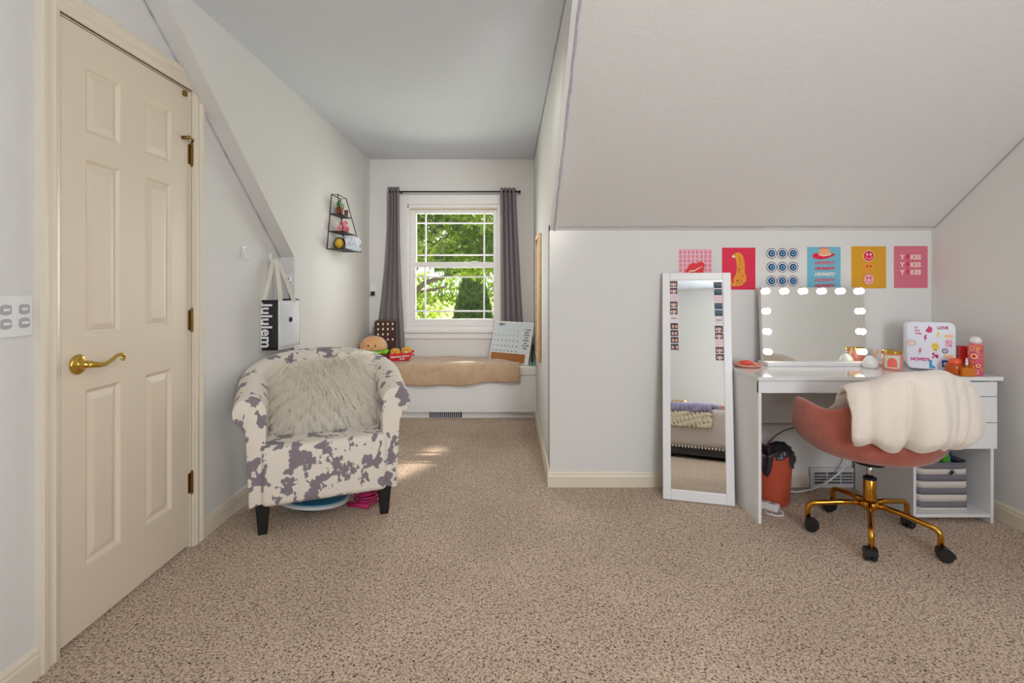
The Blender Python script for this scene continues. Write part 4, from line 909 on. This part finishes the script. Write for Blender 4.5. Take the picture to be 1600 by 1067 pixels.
# ================================================================== DESK CHAIR
CX, CY = 1.685, 2.39
oc = thing('desk_chair', 'coral velvet swivel chair on a gold five-star base', 'chair', (CX, CY, 0))
def sst(x): x = max(0, min(1, x)); return x*x*(3-2*x)
def rimz(ph): return .632+.150*sst(1.25-abs(ph)/math.radians(52))+.016*sst((abs(ph)-1.15)/.5)
PH = math.radians(118)
def chair_shell(u, v, off=0):
    ph = -PH+2*PH*u; tip = sst((1-abs(2*u-1))/.13)**.6           # rounds the arm ends
    rz = .47+(rimz(ph)-.47)*(.30+.70*tip)
    # profile from under-seat centre to rim
    if v < .35:
        q = v/.35; r = .02+.200*q; z = .405+.012*q*q
    else:
        q = (v-.35)/.65; r = .220+.084*sst(q/.75)**.5; z = .417+(rz-.417)*q**1.3
    return ((r+off)*math.sin(ph), -(r+off)*math.cos(ph), z)
MB().grid(lambda u, v: chair_shell(u, v), 56, 18).build('shell', CORAL, oc, smooth=True, solid=.030, sub=1)
MB().lathe([(0, .40), (.2, .40), (.235, .42), (.25, .455), (.243, .485), (.21, .5), (0, .505)], n=40, sy=1.0).build('seat_cushion', CORAL, oc, smooth=True)
MB().lathe([(0, .345), (.06, .345), (.07, .40), (0, .40)], n=20).build('mount_plate', BLACK, oc)
MB().lathe([(0, .26), (.014, .26), (.014, .36), (0, .36)], n=16).build('gas_lift', CHROME, oc, smooth=True)
MB().lathe([(0, .15), (.026, .15), (.027, .155), (.027, .272), (.024, .277), (0, .277)], n=24).build('column', GOLD, oc, smooth=True)
MB().lathe([(0, .272), (.0275, .272), (.0275, .282), (0, .282)], n=20).build('collar', BLACK, oc)
MB().lathe([(0, .135), (.03, .135), (.042, .145), (.042, .168), (.03, .178), (0, .178)], n=24).build('hub', GOLD, oc, smooth=True)
for k in range(5):
    a = math.radians(20+72*k); c, s = math.cos(a), math.sin(a)
    pts = [(.03*c, .03*s, .160), (.12*c, .12*s, .153), (.215*c, .215*s, .138), (.240*c, .240*s, .132), (.254*c, .254*s, .120), (.258*c, .258*s, .104), (.258*c, .258*s, .062)]
    leg = MB().tube(pts, [.013, .0125, .012, .012, .012, .012, .012], 12).build('base_leg', GOLD, oc, smooth=True)
    sw = [0.5, 2.2, -.6, 1.2, -.3][k]; M = Matrix.Translation((.258*c, .258*s, 0)) @ Matrix.Rotation(sw, 4, 'Z')
    b = MB()
    for y in (-.013, .013): b.lathe([(0, -.009), (.024, -.009), (.027, -.005), (.027, .005), (.024, .009), (0, .009)], n=18).xf(Matrix.Translation((.016, y, .0275)) @ Matrix.Rotation(PI/2, 4, 'X'), len(b.v)-6*18)
    b.tube([(0, 0, .045), (0, 0, .072)], .009, 8)
    b.prism([(-.012, .03), (-.010, .052), (.006, .060), (.026, .058), (.044, .042), (.048, .024), (.03, .03)], 'y', -.0235, .0235)
    b.xf(M).build('caster', BLACK, leg, smooth=False)
# cream blanket thrown over the chair back
bl = thing('cream_blanket', 'cream fleece blanket draped over the back of the desk chair', 'blanket', (CX, CY, .47))
def drape(u, v):
    a0 = -88+26*sst(v/.28) if v < .28 else (-62+14*sst((v-.28)/.17) if v < .45 else -48+4*sst((v-.45)/.25))
    p0, p1 = math.radians(a0), math.radians(74); ph = p0+(p1-p0)*u
    fold = .017*math.sin(ph*8+.9)+.012*math.sin(ph*17+2)+.006*math.sin(ph*33)
    deep = -.034*math.exp(-((ph-.30)/.075)**2)-.022*math.exp(-((ph+.22)/.06)**2)-.02*math.exp(-((ph-.88)/.07)**2)
    rt = rimz(ph)+.022+.006*math.sin(ph*7)+.075*sst((ph-.35)/.55)-.05*sst((ph-.95)/.35)+.045*sst((-ph-.55)/.35)
    zb = .512-.006*sst((ph-.35)/.6)+.010*math.sin(ph*8+1)+.009*math.sin(ph*19)
    if v < .28:
        q = v/.28; r = .198+.074*q; z = .55+(rt-.012-.55)*q
    elif v < .45:
        q = (v-.28)/.17; a = PI*(1-q); r = .304+.036*math.cos(a)+.010*q+.008*math.sin(ph*13)*q; z = rt-.012+.026*math.sin(a)
    else:
        q = (v-.45)/.55; r = .350+(fold+deep)*(.25+.75*q)+.028*math.sin(q*PI*.9)-.006*q; z = rt-.012+(zb-rt+.012)*q
    if v > .92: r -= .03*(v-.92)/.08
    return (r*math.sin(ph), -r*math.cos(ph), z-.47)
MB().grid(drape, 80, 40).build('cloth', CREAMF, bl, smooth=True, solid=.022, sub=1)
def bunch(u, v):   # loose gathered corner hanging on the right
    a = 2*PI*u; t = v; r = (.034+.022*math.sin(PI*t))*(1+.18*math.sin(3*a+t*4)); c = Vector((.312+.012*t, -.115+.03*t, .15-.15*t+.02*math.sin(t*4)))
    if v in (0, 1): r *= .25
    return (c.x+r*math.cos(a)*.8, c.y+r*math.sin(a), c.z+.014*math.sin(2*a))
MB().grid(bunch, 24, 12, True).build('gathered_corner', CREAMF, bl, smooth=True, sub=1)

# ================================================================== UNDER THE DESK
p = thing('waste_bin', 'coral waste bin lined with a dark plastic bag', 'bin', (1.432, 2.80, 0))
MB().lathe([(0, 0), (.088, 0), (.092, .004), (.108, .265), (.111, .27), (.105, .27), (.088, .008), (0, .008)], n=36).build('bin', mat('bin_coral', (206, 92, 66), .5), p, smooth=True)
def bag(u, v):
    a = 2*PI*u; jag = .04*math.sin(a*2+1)+.025*math.sin(a*5)+.015*math.sin(a*11)
    if v < .4: q = v/.4; return ((.07+.035*q+.004*math.sin(a*9))*math.cos(a), (.07+.035*q+.004*math.sin(a*7))*math.sin(a), .23+.055*q+.015*math.sin(a*4))
    q = (v-.4)/.6; r = .113+.010*math.sin(a*9+q*3)*q+.006*math.sin(a*17); return (r*math.cos(a), r*math.sin(a), .288+.02*math.sin(a*3)*(1-q)-q*(.075+jag))
MB().grid(bag, 72, 14, True).build('liner_bag', mat('bag_dark', (52, 48, 56), .28, bump=(30, .5)), p, smooth=True, solid=.0015)
p = thing('power_strip', 'white power strip on the carpet beside the bin', 'power strip', (1.335, 2.725, 0), math.radians(-48))
MB().box(-.085, .095, -.024, .024, 0, .036).build('body', SILVERC, p, bevel=.008, seg=3)
for i in range(4): MB().box(-.07+i*.04, -.045+i*.04, -.014, .014, .036, .0372).build('socket', mat('socket_grey', (176, 176, 178), .5), p)
MB().tube([(.095, 0, .015), (.12, -.01, .008), (.13, -.04, .006), (.11, -.07, .006), (.07, -.075, .006), (.04, -.06, .007)], .0045, 6).build('cord', SILVERC, p, smooth=True)
p = thing('wall_register', 'white slatted heat register low on the knee wall', 'vent', (1.887, YK, 0))
RG = mat('register_white', (208, 206, 204), .5)
MB().box(-.138, .138, -.018, 0, .088, .115).box(-.138, .138, -.018, 0, .0, .022).box(-.138, -.112, -.018, 0, .022, .088).box(.112, .138, -.018, 0, .022, .088).build('frame', RG, p, bevel=.002)
MB().box(-.115, .115, -.006, -.002, .02, .09).build('duct', GREYM, p)
for z in (.038, .055, .072): MB().box(-.112, .112, -.018, -.008, z-.003, z+.003).build('slat', RG, p)
for x in (-.04, .04): MB().box(x-.003, x+.003, -.0185, -.008, .022, .088).build('mullion', RG, p)
o = MB().tube([(1.54, 2.86, .03), (1.62, 2.88, .012), (1.72, 2.90, .02), (1.80, 2.91, .05), (1.88, 2.92, .10), (1.93, 2.93, .15), (1.96, 2.932, .24), (1.97, 2.932, .40)], .005, 8).build('white_cable', SILVERC, smooth=True)
tag(o, 'white cable running along the register up behind the desk', 'cable')
o = MB().tube([(1.49, 2.945, .27), (1.53, 2.94, .31), (1.58, 2.935, .345), (1.66, 2.93, .37), (1.74, 2.93, .386)], .0028, 6).build('black_cord', BLACK, smooth=True)
tag(o, 'thin black cord rising behind the bin under the desk', 'cord')
# striped fabric bin
p = thing('fabric_bin', 'grey and white striped fabric bin in the desk cubby', 'bin', (2.187, 2.70, .0465))
STR = [mat('stripe_grey', (126, 122, 130), .9, bump=(300, .2)), mat('stripe_white', (226, 216, 206), .9, bump=(300, .2))]
BWd, BDp = .126, .125
def rr(k, n=8, r=.03, ex=0):
    out = []
    for cx, cy, a0 in ((BWd-r, -BDp+r, -PI/2), (BWd-r, BDp-r, 0), (-BWd+r, BDp-r, PI/2), (-BWd+r, -BDp+r, PI)):
        for i in range(n): out.append((cx+(r+ex)*math.cos(a0+i*PI/2/(n-1)), cy+(r+ex)*math.sin(a0+i*PI/2/(n-1))))
    return out
zz = [0, .012, .043, .077, .110, .144, .178, .211, .238]
for i in range(8):
    P = rr(0, 8, .02+.012*i/7); b = MB(); n = len(P)
    def sag(x, z): return z-(.010*(1-(x/BWd)**2) if z > .2 else 0)
    b.add([(x, y, sag(x, zz[i])) for x, y in P]+[(x, y, sag(x, zz[i+1])) for x, y in P], [(j, (j+1) % n, n+(j+1) % n, n+j) for j in range(n)])
    b.build('stripe', STR[(i+1) % 2] if i else STR[1], p, smooth=True, solid=.004)
MB().prism(rr(0, 6, .02), 'z', 0, .004).build('base', STR[0], p)
P = rr(0, 8, .032, .002); MB().tube([(x, y, .239-(.010*(1-(x/BWd)**2))) for x, y in P], .005, 6, True).build('rim', STR[0], p, smooth=True)
g = MB().lathe([(.011, 0), (.018, 0), (.019, .003), (.012, .005), (.011, .002), (.011, 0)], n=24).xf(Matrix.Translation((.036, -BDp-.002, .188)) @ Matrix.Rotation(PI/2, 4, 'X')).build('grommet', CHROME, p, smooth=True)
MB().lathe([(0, 0), (.0115, 0), (.0115, .001), (0, .001)], n=20).xf(Matrix.Translation((.036, -BDp-.002, .188)) @ Matrix.Rotation(PI/2, 4, 'X')).build('grommet_hole', BLACK, g)
def toy(name, label, rgb, x, y, tx, ty, r, h):
    o = MB().tube([(0, 0, 0), (tx*.5, ty*.5, h*.5), (tx, ty, h)], [r*.9, r, r*.8], 12)
    o.ball((tx, ty, h), r*.8, 10, 6); o = o.build(name, mat(name+'_col', rgb, .45), smooth=True); o.location = (2.187+x, 2.70+y, .055)
    tag(o, label, 'bottle', 'bottles in the striped bin')
toy('red_bottle', 'red bottle poking out of the striped bin', (206, 50, 36), -.002, -.045, .0, .0, .028, 0.275)
toy('teal_bottle', 'dark teal bottle in the striped bin', (50, 110, 106), -.012, -.098, .0, .0, .02, 0.240)
toy('green_bottle', 'bright green bottle in the striped bin', (90, 170, 40), .040, -.085, .0, .0, .02, 0.255)
toy('turquoise_brush', 'turquoise handle leaning out of the striped bin', (60, 178, 190), .105, -.075, -.035, .02, .011, 0.290)
toy('dark_bottle', 'dark bottle at the right edge of the striped bin', (50, 34, 40), .094, -.03, .0, .0, .022, 0.270)

# ================================================================== BEHIND THE CAMERA (seen in the mirrors)
bd = thing('bed', 'bed with a light grey coverlet and pompom trim, seen in the mirror', 'bed', (1.15, -1.06, 0), math.radians(7))
MB().box(-1.25, 1.02, -.68, .68, .04, .16).build('base', mat('bed_dark', (64, 60, 62), .8), bd)
def cover(u, v):
    pass
b = MB().box(-1.30, 1.05, -.74, .74, .13, .56); b.build('coverlet', mat('coverlet_grey', (206, 198, 192), .9, bump=(6, .6), sheen=.3), bd, smooth=True, bevel=.07, seg=5)
b = MB()
for i in range(64): b.ball((-1.28+i*.037, .745, .128), .011, 8, 6)
o = b.build('pompom_trim', mat('pompom_white', (236, 232, 226), .9), bd, smooth=True); o['kind'] = 'stuff'
for z in (.02,):
    for x in (-1.15, .95):
        for y in (-.58, .58): MB().box(x-.03, x+.03, y-.03, y+.03, 0, .05).build('leg', BLACK, bd)
BR = math.radians(7)
def onbed(x, y): return (1.15+x*math.cos(BR)-y*math.sin(BR), -1.06+x*math.sin(BR)+y*math.cos(BR))
kt = thing('knit_throw', 'chunky knit throw in lavender and cream on the bed edge', 'blanket', (*onbed(-.98, .60), .56), BR)
LAV = mat('knit_lavender', (158, 152, 186), .95); KCR = mat('knit_cream', (232, 222, 198), .95)
for i in range(20):
    x = -.30+i*.042
    def kp(t):
        d = t*.54
        return (x+.012*math.sin(t*30+i), -.16+d if d < .30 else .172, .030 if d < .30 else .030-(d-.30))
    n = 26
    pts = [kp(k/n) for k in range(n+1)]
    rad = [.026+.007*math.sin(k*2.1+i) for k in range(n+1)]
    MB().tube(pts[:19], rad[:19], 8).build('lavender_stitch', LAV, kt, smooth=True); MB().tube(pts[18:], rad[18:], 8).build('cream_stitch', KCR, kt, smooth=True)
p = thing('pink_cloth', 'folded pink cloth on the bed beside the knit throw', 'cloth', (*onbed(-.14, .60), .56), BR)
PC = mat('pink_cloth', (240, 186, 180), .9)
for k in range(2): MB().box(-.27, .27-.03*k, -.09, .09, .001+k*.024, .023+k*.024).build('fold', PC, p, bevel=.015, seg=3, smooth=True)
p = thing('wooden_tray', 'small wooden box on the bed behind the knit throw', 'box', (*onbed(-1.02, .2), .56), BR); MB().box(-.12, .12, -.06, .06, 0, .07).build('body', WOOD, p, bevel=.006); MB().box(-.08, .08, -.05, .05, .07, .10).build('lid', WOOD, p, bevel=.006)
p = thing('peach_beanbag', 'rounded peach beanbag beside the right wall', 'beanbag', (2.12, .72, 0)); MB().lathe([(0, 0), (.28, 0), (.33, .08), (.33, .25), (.28, .45), (.16, .60), (0, .64)], n=32).build('bag', mat('peach_cloth', (226, 186, 150), .9), p, smooth=True); MB().ball((0, 0, .64), (.03, .03, .02), 10, 6).build('tuft', mat('peach_cloth2', (206, 164, 128), .9), p, smooth=True)
